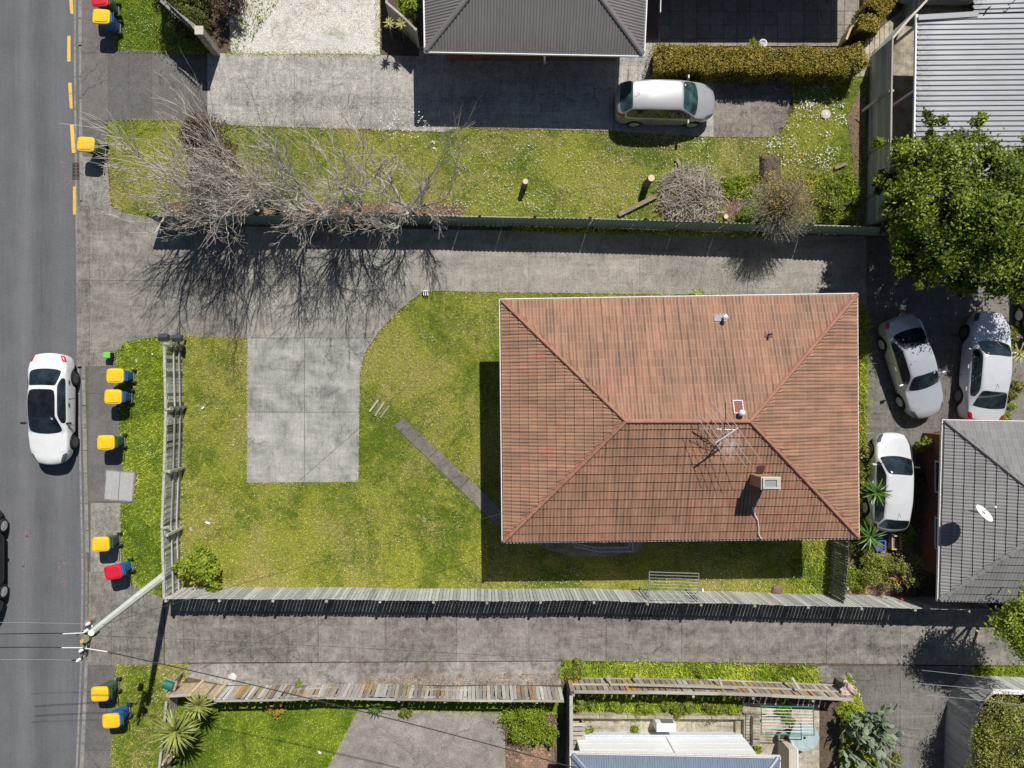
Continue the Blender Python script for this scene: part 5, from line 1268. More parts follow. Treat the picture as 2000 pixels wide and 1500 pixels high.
slat3()
sg = thing('sign', 'dark strip with NOW in lilac letters at the foot of the green steel fence', 'sign', tuple(G(860, 446, 0)))
MB().box((0, 0, .06), (.62, .28, .02), M=Matrix.Rotation(R(8), 3, 'X')).build('board', simple('sign_board_dark', (.03, .022, .025), .7), sg)
for nm, m_, dz, off in (('letters', simple('lilac_letters', (.8, .85, .98), .6), .02, 0), ('letter_edge', simple('crimson_letters', (.55, .06, .12), .6), .014, .014)):
    cu = bpy.data.curves.new('now', 'FONT'); cu.body = 'NOW'; cu.size = .27; cu.extrude = .003; cu.align_x = 'CENTER'; cu.align_y = 'CENTER'; cu.offset = .004
    to = bpy.data.objects.new('now', cu); COL.objects.link(to); me = bpy.data.meshes.new_from_object(to.evaluated_get(bpy.context.evaluated_depsgraph_get())); bpy.data.objects.remove(to)
    o = link(nm, me, m_, sg); me.materials.clear(); me.materials.append(m_); o.location = (off, -off, .06+dz); o.rotation_euler = (R(8), 0, 0)
pot = thing('plant_pot', 'round white pot standing on the dark patio behind the hedge', 'pot', tuple(G(1484, 92, .02)))
MB().lathe([(.11, 0), (.17, .3), (.19, .34), (.15, .34), (.13, .27)], 20).build('pot', M['white'], pot, smooth=True); MB().cyl((0, 0, .27), .135, .02, 16).build('soil', simple('pot_gravel', (.4, .4, .4), .9, var=.5, scale=30), pot)
# litter on the lawn
for (x, y, s, m_, lab) in ((397, 797, .16, M['white'], 'pale carton lying on the lawn right of the west fence'), (268, 706, .15, M['alu'], 'clear bottle on the verge beside the food scraps bin'), (374, 1034, .2, M['alu'], 'crumpled plastic by the west fence above the bushy shrub'),
                           (407, 1021, .22, M['white'], 'thin white stick of litter on the lawn above the bushy shrub'), (625, 1469, .16, M['white'], 'white scrap on the bright lawn at the bottom'), (299, 692, .1, M['white'], 'white cap on the verge near the dark letterboxes'),
                           (1372, 1153, .18, M['daisy'], 'pale ball of paper by the foot of the folding clothesline')):
    t = thing('litter', lab, 'litter', tuple(G(x, y, .03)), random.uniform(0, 3))
    MB().box((0, 0, .03), (s, s*.5, .05), top=(.7, .8)).build('scrap', m_, t); MB().box((s*.45, 0, .02), (s*.3, s*.2, .03)).build('flap', m_, t)
tf_ = thing('stepping_disc', 'flat pale round disc lying among the daisies by the east fence', 'disc', tuple(G(1612, 224, .02)))
MB().lathe([(.2, 0), (.22, .03), (.2, .05), (.08, .06)], 18).build('disc', M['cream'], tf_); MB().cyl((0, 0, .065), .05, .02, 10).build('knob', M['white'], tf_)
# stumps and logs
def stump(px, py, r, h, lab, mat):
    t = thing('tree_stump', lab, 'stump', tuple(G(px, py, 0)))
    MB().lathe([(r*1.25, 0), (r*1.05, .08), (r, h*.5), (r*.97, h)], 14).build('stump', mat, t); MB().cyl((0, 0, h+.004), r*.93, .012, 14).build('cut_face', simple('cut_wood', (.68, .56, .38), .8, var=.15, scale=18) if 'cut_wood' not in bpy.data.materials else bpy.data.materials['cut_wood'], t)
stump(1024, 364, .13, .75, 'pale cut stump standing alone in the middle of the daisy lawn', M['bark2'])
stump(1262, 360, .16, .95, 'dark stump with a pale cut top at the left of the brush pile', M['bark2'])
stump(1415, 425, .11, .2, 'low sawn stump in the bare soil by the steel fence', M['bark2'])
for a, b, r, lab in (((1207, 421, .12), (1281, 384, .12), .09, 'long weathered plank lying in front of the brush pile'), ((1628, 330, .1), (1650, 321, .12), .07, 'short dark log on the grass near the east fence'), ((1320, 312, .1), (1327, 324, .1), .07, 'split piece of log above the brush pile')):
    t = thing('log', lab, 'log', (G(a[0], a[1]).x, G(a[0], a[1]).y, 0)); MB().beam(G(*a), G(*b), r*2, r*1.2).build('trunk', M['log'], t, wc=True)
dm = thing('turned_earth', 'rectangular slab of dark turned earth with its own shadow on the daisy lawn', 'earth', tuple(G(1503, 333)))
bm = bmesh.new(); bmesh.ops.create_grid(bm, x_segments=14, y_segments=18, size=.5)
for v in bm.verts:
    e = max(abs(v.co.x), abs(v.co.y))*2; v.co.x *= .95; v.co.y *= 1.35; v.co.z = .28*(1-e**6)+random.uniform(-.03, .03)
me = bpy.data.meshes.new('mound'); bm.to_mesh(me); bm.free(); link('mound', me, M['soil'], dm)

# ------------------------------------------------------------------ clotheslines
cl = thing('clothesline', 'grey fold down wire clothesline over the long paling fence', 'clothesline', tuple(G(1300, 1146)))
zc_ = 1.62; A = [W(1268, 1117, zc_), W(1365, 1120, zc_), W(1363, 1172, zc_), W(1267, 1168, zc_)]
for i in range(4): MB().tube([A[i], A[(i+1) % 4]], .018, 6).build('frame_bar', M['galv'], cl, wc=True)
for k in range(1, 8): t_ = k/8*.92; MB().tube([A[0].lerp(A[3], t_), A[1].lerp(A[2], t_)], .008, 4).build('line', M['alu'], cl, wc=True)
for q in (A[2], A[3]): MB().tube([q, Vector((q.x, q.y, 0))], .03, 6).build('post', M['galv'], cl, wc=True)
for a, b in ((A[2], A[1]), (A[3], A[0])): MB().tube([a+Vector((0, 0, -.6)), a.lerp(b, .35)], .015, 5).build('strut', M['galv'], cl, wc=True)
cl2 = thing('clothesline', 'dark green folding clothesline over the concrete yard at the bottom', 'clothesline', tuple(G(1530, 1360)))
zc_ = 1.5; A = [W(1487, 1379, zc_), W(1588, 1381, zc_), W(1590, 1436, zc_), W(1487, 1434, zc_)]
tg = simple('clothesline_green', (.05, .22, .16), .4)
for i in range(4): MB().tube([A[i], A[(i+1) % 4]], .022, 6).build('frame_bar', tg, cl2, wc=True)
for k in range(1, 9): MB().tube([A[0].lerp(A[3], k/9), A[1].lerp(A[2], k/9)], .01, 4).build('line', M['white'], cl2, wc=True)
for q in (A[0], A[1]): MB().tube([q, Vector((q.x, q.y, 0))], .03, 6).build('post', tg, cl2, wc=True)
# glass table
gt_ = thing('garden_table', 'eight sided pale glass garden table partly shaded beside the tan wall', 'table', tuple(G(1556, 1424, 0)))
MB().lathe([(.66, .7), (.68, .71), (.68, .73), (.66, .74)], 8).build('tabletop', simple('frosted_glass', (.4, .48, .48), .12, var=.25, scale=3), gt_)
for a in range(4): MB().tube([(math.cos(a*1.571+.7)*.5, math.sin(a*1.571+.7)*.5, 0), (math.cos(a*1.571+.7)*.35, math.sin(a*1.571+.7)*.35, .7)], .025, 6).build('leg', M['galv'], gt_)
MB().cyl((0, 0, .76), .05, .04, 10).build('umbrella_hole', M['black'], gt_)
fp_ = thing('plant_pot', 'concrete pot of green leaves beside the tan wall', 'pot', tuple(G(1523, 1432, .02)))
MB().lathe([(.17, 0), (.23, .36), (.25, .4), (.2, .4), (.18, .3)], 16).build('pot', M['yard'], fp_, smooth=True); MB().cyl((0, 0, .32), .18, .02, 14).build('soil', M['soil'], fp_)
# crates in the east garden
def crate(px, py, sx, sy, mat, lab, z=.3):
    t = thing('crate', lab, 'crate', tuple(G(px, py, .012)))
    for a, b, c, d in ((-sx/2, 0, .05, sy+.05), (sx/2, 0, .05, sy+.05), (0, sy/2, sx-.05, .05), (0, -sy/2, sx-.05, .05)): MB().box((a, b, z/2), (c, d, z)).build('side', mat, t)
    MB().box((0, 0, z*.3), (sx-.06, sy-.06, z*.6)).build('soil', M['leafmould'], t)
crate(1744, 1057, .42, .6, M['wnew'], 'raw timber planter crate full of dry weeds in the east garden'); crate(1713, 1063, .38, .44, simple('crate_blue', (.05, .12, .6), .5), 'blue plastic crate planter beside the timber planter')
crate(1699, 1050, .3, .2, M['white'], 'small white window box near the tail of the white hatchback', .2)
for x, y, lab in ((1778, 1108, 'round dark pot by the brick wall in shade'), (1772, 1150, 'round dark pot at the end of the silvery fence')):
    t = thing('plant_pot', lab, 'pot', tuple(G(x, y, .0))); MB().lathe([(.15, 0), (.19, .3), (.2, .33), (.16, .33), (.15, .25)], 16).build('pot', simple('pot_dark', (.09, .07, .06), .7) if 'pot_dark' not in bpy.data.materials else bpy.data.materials['pot_dark'], t, smooth=True); MB().cyl((0, 0, .26), .155, .02, 12).build('soil', M['soil'], t)
rk = thing('boulder', 'pinkish pale boulder wrapped round the end post of the lichened fence', 'rock', tuple(G(1636, 1329)))
bm = bmesh.new(); bmesh.ops.create_icosphere(bm, subdivisions=3, radius=.4)
for v in bm.verts: v.co.z *= .8; v.co *= .75*(1+.3*math.sin(v.co.x*9+v.co.y*7))+random.uniform(-.13, .13); v.co.z += .9
me = bpy.data.meshes.new('rock'); bm.to_mesh(me); bm.free(); link('rock', me, simple('pink_stone', (.55, .42, .37), .8, var=.2), rk); MB().box((0, 0, .4), (.3, .3, .8)).build('pillar', M['wgreen'], rk)
for x, y, r_, lab in ((1517, 1152, .26, 'brown earthy rock at the foot of the long fence'), (1700, 1100, .2, 'pale round stone in the weedy east garden'), (455, 1322, .2, 'white rounded rock beside the lichened fence')):
    t = thing('boulder', lab, 'rock', tuple(G(x, y))); bm = bmesh.new(); bmesh.ops.create_icosphere(bm, subdivisions=2, radius=r_)
    for v in bm.verts: v.co *= random.uniform(.85, 1.1); v.co.z = v.co.z*.6+.05
    me = bpy.data.meshes.new('rock'); bm.to_mesh(me); bm.free(); link('rock', me, simple('rock_'+str(x), (.6, .58, .55) if x != 1517 else (.2, .12, .09), .8), t)

# ------------------------------------------------------------------ utility pole and wires
HP = 8.0
pb = Vector((G(337, 1112).x, G(337, 1112).y, 0)); ptop = W(178, 1236, HP)
up = thing('power_pole', 'tall pale concrete power pole leaning over the footpath with wires at its top', 'power pole', tuple(pb))
d = (ptop-pb)
MB().tube([pb, pb+d*.5, ptop], [.19, .15, .11], 8).build('shaft', M['conc_pole'], up, wc=True)
sl_ = d.normalized()
q0 = W(176, 1222, HP-.2); q1 = W(156, 1288, HP-.2)
for z, aa, bb in ((-.2, (176, 1216), (157, 1290)), (-.75, (181, 1222), (167, 1282))):
    MB().beam(W(*aa, HP+z), W(*bb, HP+z), .09, .11).build('crossarm', M['wgreen'], up, wc=True)
    for t_ in (0, .18, .42, .7, .95):
        p = W(*aa, HP+z).lerp(W(*bb, HP+z), t_)
        ins = MB().lathe([(.03, 0), (.06, .04), (.035, .08), (.06, .12), (.04, .17), (.02, .2)], 10, tuple(p+Vector((0, 0, .05)))).build('insulator', M['white'], up, wc=True)
MB().tube([W(163, 1247, HP+.1), W(166, 1248, HP+.3)], .13, 12).build('lamp_head', simple('lamp_brass', (.22, .2, .12), .5), up, wc=True); MB().cyl(W(160, 1252, HP+.35), .06, .04, 10).build('photocell', simple('amber', (.7, .5, .15), .4), up, wc=True)
MB().box(W(176, 1214, HP-.9), (.22, .16, .3)).build('fuse_box', M['galv'], up, wc=True); MB().cyl(W(175, 1212, HP-.7), .06, .06, 10).build('fuse_cap', simple('fuse_red', (.5, .12, .06), .5), up, wc=True)
MB().beam(W(182, 1238, HP-.3), W(190, 1230, HP-.9), .2, .12).build('cable_shroud', M['black'], up, wc=True)
for a, b, c in (((176, 1228), (165, 1262), (160, 1285)), ((180, 1230), (172, 1255), (168, 1284)), ((170, 1222), (163, 1233), (150, 1240)), ((172, 1270), (160, 1276), (152, 1286)), ((160, 1282), (154, 1289), (140, 1290))):
    MB().tube([W(*a, HP-.1), W(*b, HP-.45), W(*c, HP-.15)], .018, 5).build('jumper', M['cable'], up, wc=True)
for a, b in (((123, 1238), (166, 1236)), ((121, 1265), (162, 1265)), ((166, 1266), (210, 1273))): MB().tube([W(*a, HP-.05), W(*b, HP-.05)], .017, 6).build('wire_sleeve', M['white'], up, wc=True)
def wire(lab, a, za, b, zb, sag=.25, r=.013, mat=None, grp=None):
    A, B = W(*a, za), W(*b, zb); pts = [A.lerp(B, k/14)-Vector((0, 0, sag*4*(k/14)*(1-k/14))) for k in range(15)]
    o = MB().tube(pts, r, 5).build('overhead_wire', mat or M['cable']); tag(o, lab, 'wire', grp)
wire('thick black overhead wire running down right from the power pole', (208, 1273), HP-.1, (1230, 1530), HP-1.2, .3, .018)
wire('black overhead wire crossing the road left of the pole, upper', (166, 1237), HP-.1, (-120, 1243), HP-.1, .1, .016)
wire('black overhead wire crossing the road left of the pole, lower', (163, 1265), HP-.1, (-120, 1268), HP-.1, .1, .016)
wire('thin grey wire with white ties crossing the road above the pole', (172, 1219), HP-.4, (-120, 1217), HP-.4, .1, .009, M['galv'])
wire('thin grey wire crossing the road below the pole', (157, 1290), HP-.4, (-120, 1291), HP-.4, .1, .009, M['galv'])
wire('thin wire from the pole towards the big tiled roof', (188, 1224), HP-.6, (981, 1003), 3.5, .5, .008, M['cable'])
wire('faint wire along the lower drive', (180, 1241), HP-.2, (1700, 1330), HP-1.5, .3, .006, M['cable'])
wire('pale service wire over the right driveway, upper', (1800, 1309), 6, (2080, 1345), 6, .1, .007, M['galv'])
wire('pale service wire over the right driveway, middle', (1795, 1335), 6, (2080, 1365), 6, .1, .008, M['galv'])
wire('pale service wire over the right driveway, lower', (1810, 1358), 6, (2080, 1388), 6, .1, .008, M['galv'])
wire('black service cable from the brown roof over the steel fence', (981, 590), 3.5, (560, 960), 6.5, .3, .006, M['cable'])
wire('short white wire over the dark patio', (1293, -40), 3, (1290, 24), 3, .05, .02, M['white'])

# ------------------------------------------------------------------ plants
def leaf_cloud(name, blobs, n, ln, wd, mat, parent=None, up=.5, shell=.55, rr=None, clump=260, droop=0.0, flat=1.0, org=None):
    """blobs: (x,y,z,rx,ry,rz); leaves sit in small clumps on and in the blobs."""
    B = np.array(blobs, float); wgt = (B[:, 3]*B[:, 4])**.9; wgt /= wgt.sum()
    nc = max(8, int(clump)); bi = RNG.choice(len(B), nc, p=wgt)
    d = RNG.normal(0, 1, (nc, 3)); d[:, 2] = np.abs(d[:, 2])*1.1-.35; d /= np.linalg.norm(d, axis=1)[:, None]
    rad = RNG.uniform(shell, 1.06, nc)[:, None]; cc = B[bi, :3]+d*B[bi, 3:]*rad
    cs = RNG.uniform(.10, .26, nc)*np.clip(B[bi, 3], .3, 1.3)
    ci = RNG.integers(0, nc, n); p = cc[ci]+RNG.normal(0, 1, (n, 3))*cs[ci][:, None]*np.array([1, 1, .6*flat])
    p[:, 2] = np.maximum(p[:, 2], .03)
    nrm = RNG.normal(0, .55, (n, 3))+d[ci]*.6+np.array([0, 0, up]); nrm /= np.linalg.norm(nrm, axis=1)[:, None]
    t = RNG.normal(0, 1, (n, 3)); t -= (t*nrm).sum(1)[:, None]*nrm; t /= np.linalg.norm(t, axis=1)[:, None]; b = np.cross(nrm, t)
    l = ln*RNG.uniform(.6, 1.3, n)[:, None]; w_ = wd*RNG.uniform(.6, 1.3, n)[:, None]
    V = np.zeros((n, 4, 3)); V[:, 0] = p-t*l/2; V[:, 1] = p+b*w_/2; V[:, 2] = p+t*l/2; V[:, 3] = p-b*w_/2
    V[:, 1] -= nrm*w_*.15; V[:, 3] -= nrm*w_*.15
    if parent is not None: V -= np.array(wloc(parent))
    crnd = RNG.uniform(0, 1, nc)[ci]; r = np.clip(crnd*.55+RNG.uniform(0, 1, n)*.45, 0, 1)
    return link(name, npmesh(name, V.reshape(-1, 3), np.arange(n*4).reshape(n, 4), r), mat, parent, 'stuff')
def limbs(t, base, tips, r, mat, name='trunk', n=6):
    mb = MB()
    for tp in tips:
        m = Vector(base).lerp(Vector(tp), .5)+Vector((random.uniform(-.2, .2), random.uniform(-.2, .2), .1)); mb.tube([base, m, tp], [r, r*.6, r*.2], n)
    return mb.build(name, mat, t, wc=True)
LM = {}
LM['ever'] = leafmat('evergreen_leaf', (.028, .052, .006), (.15, .215, .018), (.50, .54, .07), .5, .25, .2)
LM['hedge'] = leafmat('golden_hedge_leaf', (.10, .12, .015), (.36, .28, .04), (.6, .42, .07), .5, .3, .1)
LM['bush'] = leafmat('bush_leaf', (.07, .1, .012), (.22, .26, .03), (.45, .43, .07), .45, .4, .15)
LM['lime'] = leafmat('lime_leaf', (.09, .15, .012), (.25, .33, .025), (.46, .5, .06), .5, .3, .2)
LM['olive'] = leafmat('olive_leaf', (.08, .085, .02), (.26, .25, .06), (.5, .44, .11), .55, .3, .1)
LM['gold'] = leafmat('sparse_gold_leaf', (.2, .15, .03), (.5, .38, .05), (.65, .5, .1), .6, .3, .1)
LM['wine'] = leafmat('wine_shrub_leaf', (.035, .022, .018), (.09, .05, .035), (.2, .13, .085), .5, .3)
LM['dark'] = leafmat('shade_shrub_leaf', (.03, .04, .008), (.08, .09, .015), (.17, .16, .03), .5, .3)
def bush(name, label, cat, px, py, r, h, mat, n, ln=.09, wd=.045, grp=None, nb=5, up=.5, blobs=None, bark=None):
    c = G(px, py); t = thing(name, label, cat, (c.x, c.y, 0), 0, grp)
    B = blobs or [(c.x+random.uniform(-.68, .68)*r, c.y+random.uniform(-.68, .68)*r, h*random.uniform(.3, .62), r*random.uniform(.28, .62), r*random.uniform(.28, .62), h*random.uniform(.3, .5)) for _ in range(nb)]
    limbs(t, (c.x, c.y, .0), [(b[0], b[1], b[2]) for b in B[:6]], .035+.01*h, bark or M['bark2'], 'stem')
    leaf_cloud('foliage', B, n, ln, wd, mat, t, up, .35, clump=max(20, n//28))
    return t
# big evergreen top right
def gb(px, py, z, r, rz=None): p = W(px, py, z); return (p.x, p.y, z, r, r, rz or r*.75)
t = thing('evergreen_tree', 'big glossy green evergreen tree at the right edge below the pale grey iron roof', 'tree', tuple(G(1790, 445)))
B = [gb(1800, 330, 3.4, 1.15), gb(1880, 325, 4.2, 1.35), gb(1960, 345, 4.2, 1.3), gb(1780, 400, 3.4, .95), gb(1850, 410, 4.8, 1.4), gb(1930, 430, 4.8, 1.4), gb(1800, 450, 3.6, 1.0), gb(1990, 420, 4.2, 1.3), gb(1850, 490, 3.9, 1.05), gb(1910, 500, 4.2, 1.2),
     gb(1980, 500, 4.0, 1.3), gb(1890, 275, 3.2, .6), gb(2040, 400, 4, 1.5), gb(1770, 350, 2.9, .65), gb(1733, 360, 2.3, .4), gb(1762, 440, 3.2, .6), gb(1770, 300, 2.8, .5), gb(1830, 270, 3.0, .5), gb(1880, 545, 3.0, .6), gb(1960, 550, 3.2, .8), gb(1772, 480, 3.4, .75), gb(1795, 520, 3.2, .6), gb(1835, 535, 3.0, .7), gb(1757, 400, 3.0, .6), gb(2040, 500, 3.8, 1.3), gb(1790, 300, 2.8, .55), gb(2030, 320, 3.4, 1.0)]
limbs(t, tuple(G(1800, 450)), [(b[0], b[1], b[2]) for b in B], .2, M['bark2'])
leaf_cloud('dark_filler_leaves', [(b[0], b[1], b[2]-.5, b[3]*.7, b[4]*.7, b[5]*.6) for b in B], 6500, .3, .17, LM['dark'], t, .3, .1, clump=400)  # larger dark leaves added to darken the crown gaps and thicken its shadow
leaf_cloud('crown', B+[(b[0]+random.uniform(-.9, .9), b[1]+random.uniform(-.9, .9), b[2]+random.uniform(-.3, .5), .45, .45, .4) for b in B for _ in range(2)], 76000, .15, .075, LM['ever'], t, .5, .55, clump=520)
# tree bottom right over the drive
t = thing('broadleaf_tree', 'yellow green leafy tree leaning into the right edge beside the lower drive', 'tree', tuple(G(1925, 1163)))
B = [gb(1985, 1222, 3.9, .9), gb(2030, 1200, 4.2, 1.1), gb(2010, 1250, 3.5, .75), gb(1962, 1212, 3.5, .45), gb(2070, 1240, 4, 1.1)]
limbs(t, tuple(G(1925, 1163)), [(b[0], b[1], b[2]) for b in B], .12, M['bark2']); leaf_cloud('crown', B, 15000, .13, .07, LM['lime'], t, .5, .35, clump=330)
# hedges
def hedge(name, label, pts, h, wd, mat, n, ln=.07, lw=.045):
    c = G(*pts[0]); t = thing(name, label, 'hedge', (c.x, c.y, 0)); P = [G(*p) for p in pts]; B = []
    tot = sum((b-a).length for a, b in zip(P[:-1], P[1:]))
    q = resample(P, .22)
    V = []; N = []
    m = n; 
    seg = RNG.integers(0, len(q), m)
    pos = np.array([tuple(x[0]) for x in q])[seg]; ang = np.array([x[1] for x in q])[seg]
    u = RNG.uniform(-.13, .13, m); v = RNG.uniform(-1, 1, m); z = RNG.uniform(0, 1, m)
    face = RNG.uniform(0, 1, m); top = face < .62; v = np.where(top, v, np.sign(v)*(1-RNG.uniform(0, .16, m))); z = np.where(top, 1-RNG.exponential(.05, m), z)
    wv = wd/2*(1+.10*np.sin(pos[:, 0]*3.1+pos[:, 1])+.05*np.sin(pos[:, 0]*9)); hz = h*(1+.05*np.sin(pos[:, 0]*2.3)+.025*np.sin(pos[:, 0]*7+v*3))*(1-.1*np.abs(v)**4)
    x = pos[:, 0]+np.cos(ang)*u-np.sin(ang)*v*wv; y = pos[:, 1]+np.sin(ang)*u+np.cos(ang)*v*wv; zz = np.maximum(z*hz, .03)
    p = np.column_stack([x, y, zz])+RNG.normal(0, .02, (m, 3))
    nrm = RNG.normal(0, .6, (m, 3)); nrm[:, 2] += np.where(top, .7, .1); nrm[:, 0] += np.where(top, 0, -np.sin(ang)*v*.7); nrm[:, 1] += np.where(top, 0, np.cos(ang)*v*.7); nrm /= np.linalg.norm(nrm, axis=1)[:, None]
    tt = RNG.normal(0, 1, (m, 3)); tt -= (tt*nrm).sum(1)[:, None]*nrm; tt /= np.linalg.norm(tt, axis=1)[:, None]; b = np.cross(nrm, tt)
    V = np.zeros((m, 4, 3)); V[:, 0] = p-tt*ln/2; V[:, 1] = p+b*lw/2; V[:, 2] = p+tt*ln/2; V[:, 3] = p-b*lw/2; V -= np.array(wloc(t))
    k = np.sin(p[:, 0]*5)*np.sin(p[:, 1]*6+p[:, 0]*2)*.15
    link('foliage', npmesh('foliage', V.reshape(-1, 3), np.arange(m*4).reshape(m, 4), np.clip(RNG.uniform(0, 1, m)*.8+.1+k, 0, 1)), mat, t, 'stuff')
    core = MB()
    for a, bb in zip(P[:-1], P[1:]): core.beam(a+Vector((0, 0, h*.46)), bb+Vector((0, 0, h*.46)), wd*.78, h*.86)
    core.build('dark_core', simple('hedge_dark_core', (.03, .026, .012), .95), t, wc=True)  # solid block added inside, its dark colour standing for the shaded depth
hedge('hedge', 'long clipped golden green hedge between the patio and the grey hatchback', [(1270, 136), (1500, 140), (1630, 142), (1658, 130)], 1.25, 1.15, LM['hedge'], 30000)
hedge('hedge', 'short clipped golden hedge continuing past the curved timber edging', [(1668, 82), (1672, 60)], 1.2, .9, LM['hedge'], 3600)
hedge('hedge', 'short golden hedge running off the top edge beside the patio', [(1682, 45), (1708, 20), (1722, -30)], 1.2, .95, LM['hedge'], 8000)
bush('shrub', 'small bright lime plant poking above the hedge on the patio side', 'shrub', 1455, 100, .28, 1.1, LM['lime'], 500)
# top left shrubs
for (x, y, r, h, n, lab) in ((385, 30, 1.1, 2.1, 9000, 'dark bronze green shrub inside the block wall'), (370, -15, 1.3, 2.4, 9000, 'dense dark shrub at the top edge inside the block wall')):
    bush('shrub', lab, 'shrub', x+15, y+25, r, h, LM['dark'], n, .1, .045)
bush('shrub', 'sparse wine brown shrub between the block wall and the white gravel', 'shrub', 452, 20, .8, 1.6, LM['wine'], 2400, .09, .05)
bush('shrub', 'bright green shrub squeezed between the panel fence and the brown iron roof', 'shrub', 812, 45, .7, 1.7, LM['lime'], 4200, .12, .07)
# fine shadow casting small tree at the top of the gravel
# shrub with flowers by the west fence corner
bush('shrub', 'bushy yellow green shrub in the corner where the two timber fences meet', 'shrub', 400, 1105, .95, 1.3, LM['lime'], 6500, .14, .1, nb=7)
# yard plants
for (x, y, r, h, n, m_, lab) in (
    (1140, 1362, .5, .8, 1700, 'bush', 'small mixed bush in the corner by the pale capped fence'), (1200, 1372, .55, .5, 1800, 'lime', 'low green clump along the retaining wall, left'), (1255, 1376, .5, .5, 1700, 'lime', 'low green clump along the retaining wall, middle'),
    (1330, 1372, .55, .8, 2400, 'bush', 'taller straggly bush above the heat pump'), (1385, 1380, .5, .6, 1700, 'bush', 'spreading bush with thin stems left of the concrete steps'), (1420, 1380, .45, .5, 1500, 'lime', 'rounded green clump beside the concrete steps'),
    (1295, 1362, .4, .6, 1300, 'lime', 'green clump right of the heat pump bed'), (1530, 1390, .55, .25, 1500, 'lime', 'flat green weeds under the green clothesline'),
    (1020, 1405, 1.0, .9, 6500, 'lime', 'big leafy green shrub beside the brick paving'), (1062, 1420, .6, .7, 2600, 'lime', 'second leafy shrub against the dark capped fence'), (800, 1362, .7, .5, 1900, 'bush', 'dark strappy bush at the foot of the lichened fence'), (735, 1368, .4, .4, 900, 'bush', 'small spiky clump at the foot of the lichened fence'),
    (1650, 1385, .4, .5, 1200, 'lime', 'yellow flowering weeds by the fence end post'), (1745, 1478, .35, .4, 800, 'olive', 'dry yellow tuft beside the cactus'),
    (1700, 1098, .85, 1.0, 5200, 'bush', 'dense mixed bush in the middle of the east garden'), (1745, 1108, .85, 1.5, 2600, 'olive', 'yellow green long leaved shrub in the east garden'), (1668, 1060, .5, .8, 2000, 'dark', 'dark shrub just below the corner of the tiled roof'),
    (1660, 1130, .7, .6, 3000, 'lime', 'grassy green clump along the mossy fence'), (1765, 1040, .5, .6, 1600, 'lime', 'bright leafy plant behind the white hatchback'),
    (1680, 915, .4, .8, 1500, 'bush', 'small round shrub against the tiled roof beside the white hatchback'), (1680, 880, .35, .7, 1100, 'olive', 'olive shrub by the tiled roof at the hatchback bonnet'), (1678, 948, .35, .7, 1100, 'bush', 'low shrub under the roof edge by the hatchback door'),
    (1950, 690, .55, .9, 2500, 'bush', 'flowering shrub at the right edge beside the pale sedan'), (1962, 760, .6, .9, 2600, 'olive', 'olive bush at the right edge by the boot of the pale sedan'), (1945, 800, .5, .8, 1800, 'lime', 'leafy bush against the grey tiled house'), (1975, 650, .4, .6, 1200, 'bush', 'small bush in dappled shade at the right edge'),
    (1790, 862, .35, .9, 1200, 'bush', 'climbing plant on the corner of the brick wall'), (1790, 940, .4, .6, 900, 'dark', 'shaded fern between the white hatchback and the brick wall'), (1355, 576, .35, .35, 500, 'lime', 'spiky weed at the edge of the shared drive above the tiled roof'),
    (1500, 395, .45, .6, 1500, 'lime', 'leafy weeds at the base of the gold flecked shrub'), (1480, 1460, .2, .3, 350, 'lime', 'small weed by the corner of the white wall'), (1238, 1424, .2, .3, 350, 'lime', 'small weed in front of the white wall'),
    (1150, 1425, .25, .3, 400, 'lime', 'little weed beside the slatted screen'), (580, 1342, .3, .25, 400, 'lime', 'weed growing through the joint by the lichened fence'), (545, 1380, .5, .3, 900, 'gold', 'yellow flowering clump in the shade of the lichened fence'), (1120, 1300, .5, .5, 2200, 'bush', 'dense dark clump at the left end of the weed strip'),
    (1360, 1308, .3, .4, 700, 'lime', 'taller leafy weed in the middle of the weed strip')):
    bush('shrub', lab, 'shrub', x, y, r, h, LM[m_], n)
# bottom right big bush
t = thing('shrub_tree', 'large dense yellow flecked shrub filling the bottom right corner', 'tree', tuple(G(1900, 1440)))
B = [gb(1960, 1390, 2.2, .75), gb(1935, 1440, 2.4, .8), gb(1990, 1430, 2.6, 1.0), gb(1940, 1490, 2.4, .85), gb(2000, 1500, 2.6, 1.1), gb(2040, 1400, 2.2, .9), gb(1930, 1540, 2.2, .9)]
limbs(t, tuple(G(1905, 1430)), [(b[0], b[1], b[2]) for b in B], .1, M['bark2']); leaf_cloud('crown', B, 26000, .085, .05, LM['olive'], t, .5, .3, clump=700)
leaf_cloud('green_growth', B, 9000, .085, .05, LM['ever'], t, .5, .3, clump=300)
# flowers against the tiled house
flowers('red_flowers', [(1672, 770), (1688, 770), (1688, 860), (1672, 860)], 8, 3, 3, M['redfl'], (.02, .04), z=(.4, .8))
flowers('red_flowers', [(1940, 715), (1985, 715), (1985, 750), (1940, 750)], 5, 6, 4, M['redfl'], (.02, .045), z=(.8, 1.1)); flowers('red_flowers', [(1700, 1120), (1740, 1120), (1740, 1160), (1700, 1160)], 4, 3, 3, M['redfl'], (.02, .035), z=(.7, 1.1))
flowers('red_flowers', [(1480, 320), (1590, 320), (1590, 440), (1480, 440)], 6, 2, 3, M['redfl'], (.02, .035), z=(1.8, 3.0)); flowers('purple_flowers', [(1960, 640), (1995, 640), (1995, 700), (1960, 700)], 5, 5, 5, M['purplefl'], (.03, .05), z=(.7, 1.0))
blades('house_edge_weeds', [(1672, 600), (1690, 610), (1690, 1040), (1675, 1040)], 700, .3, .03, M['blade2'])
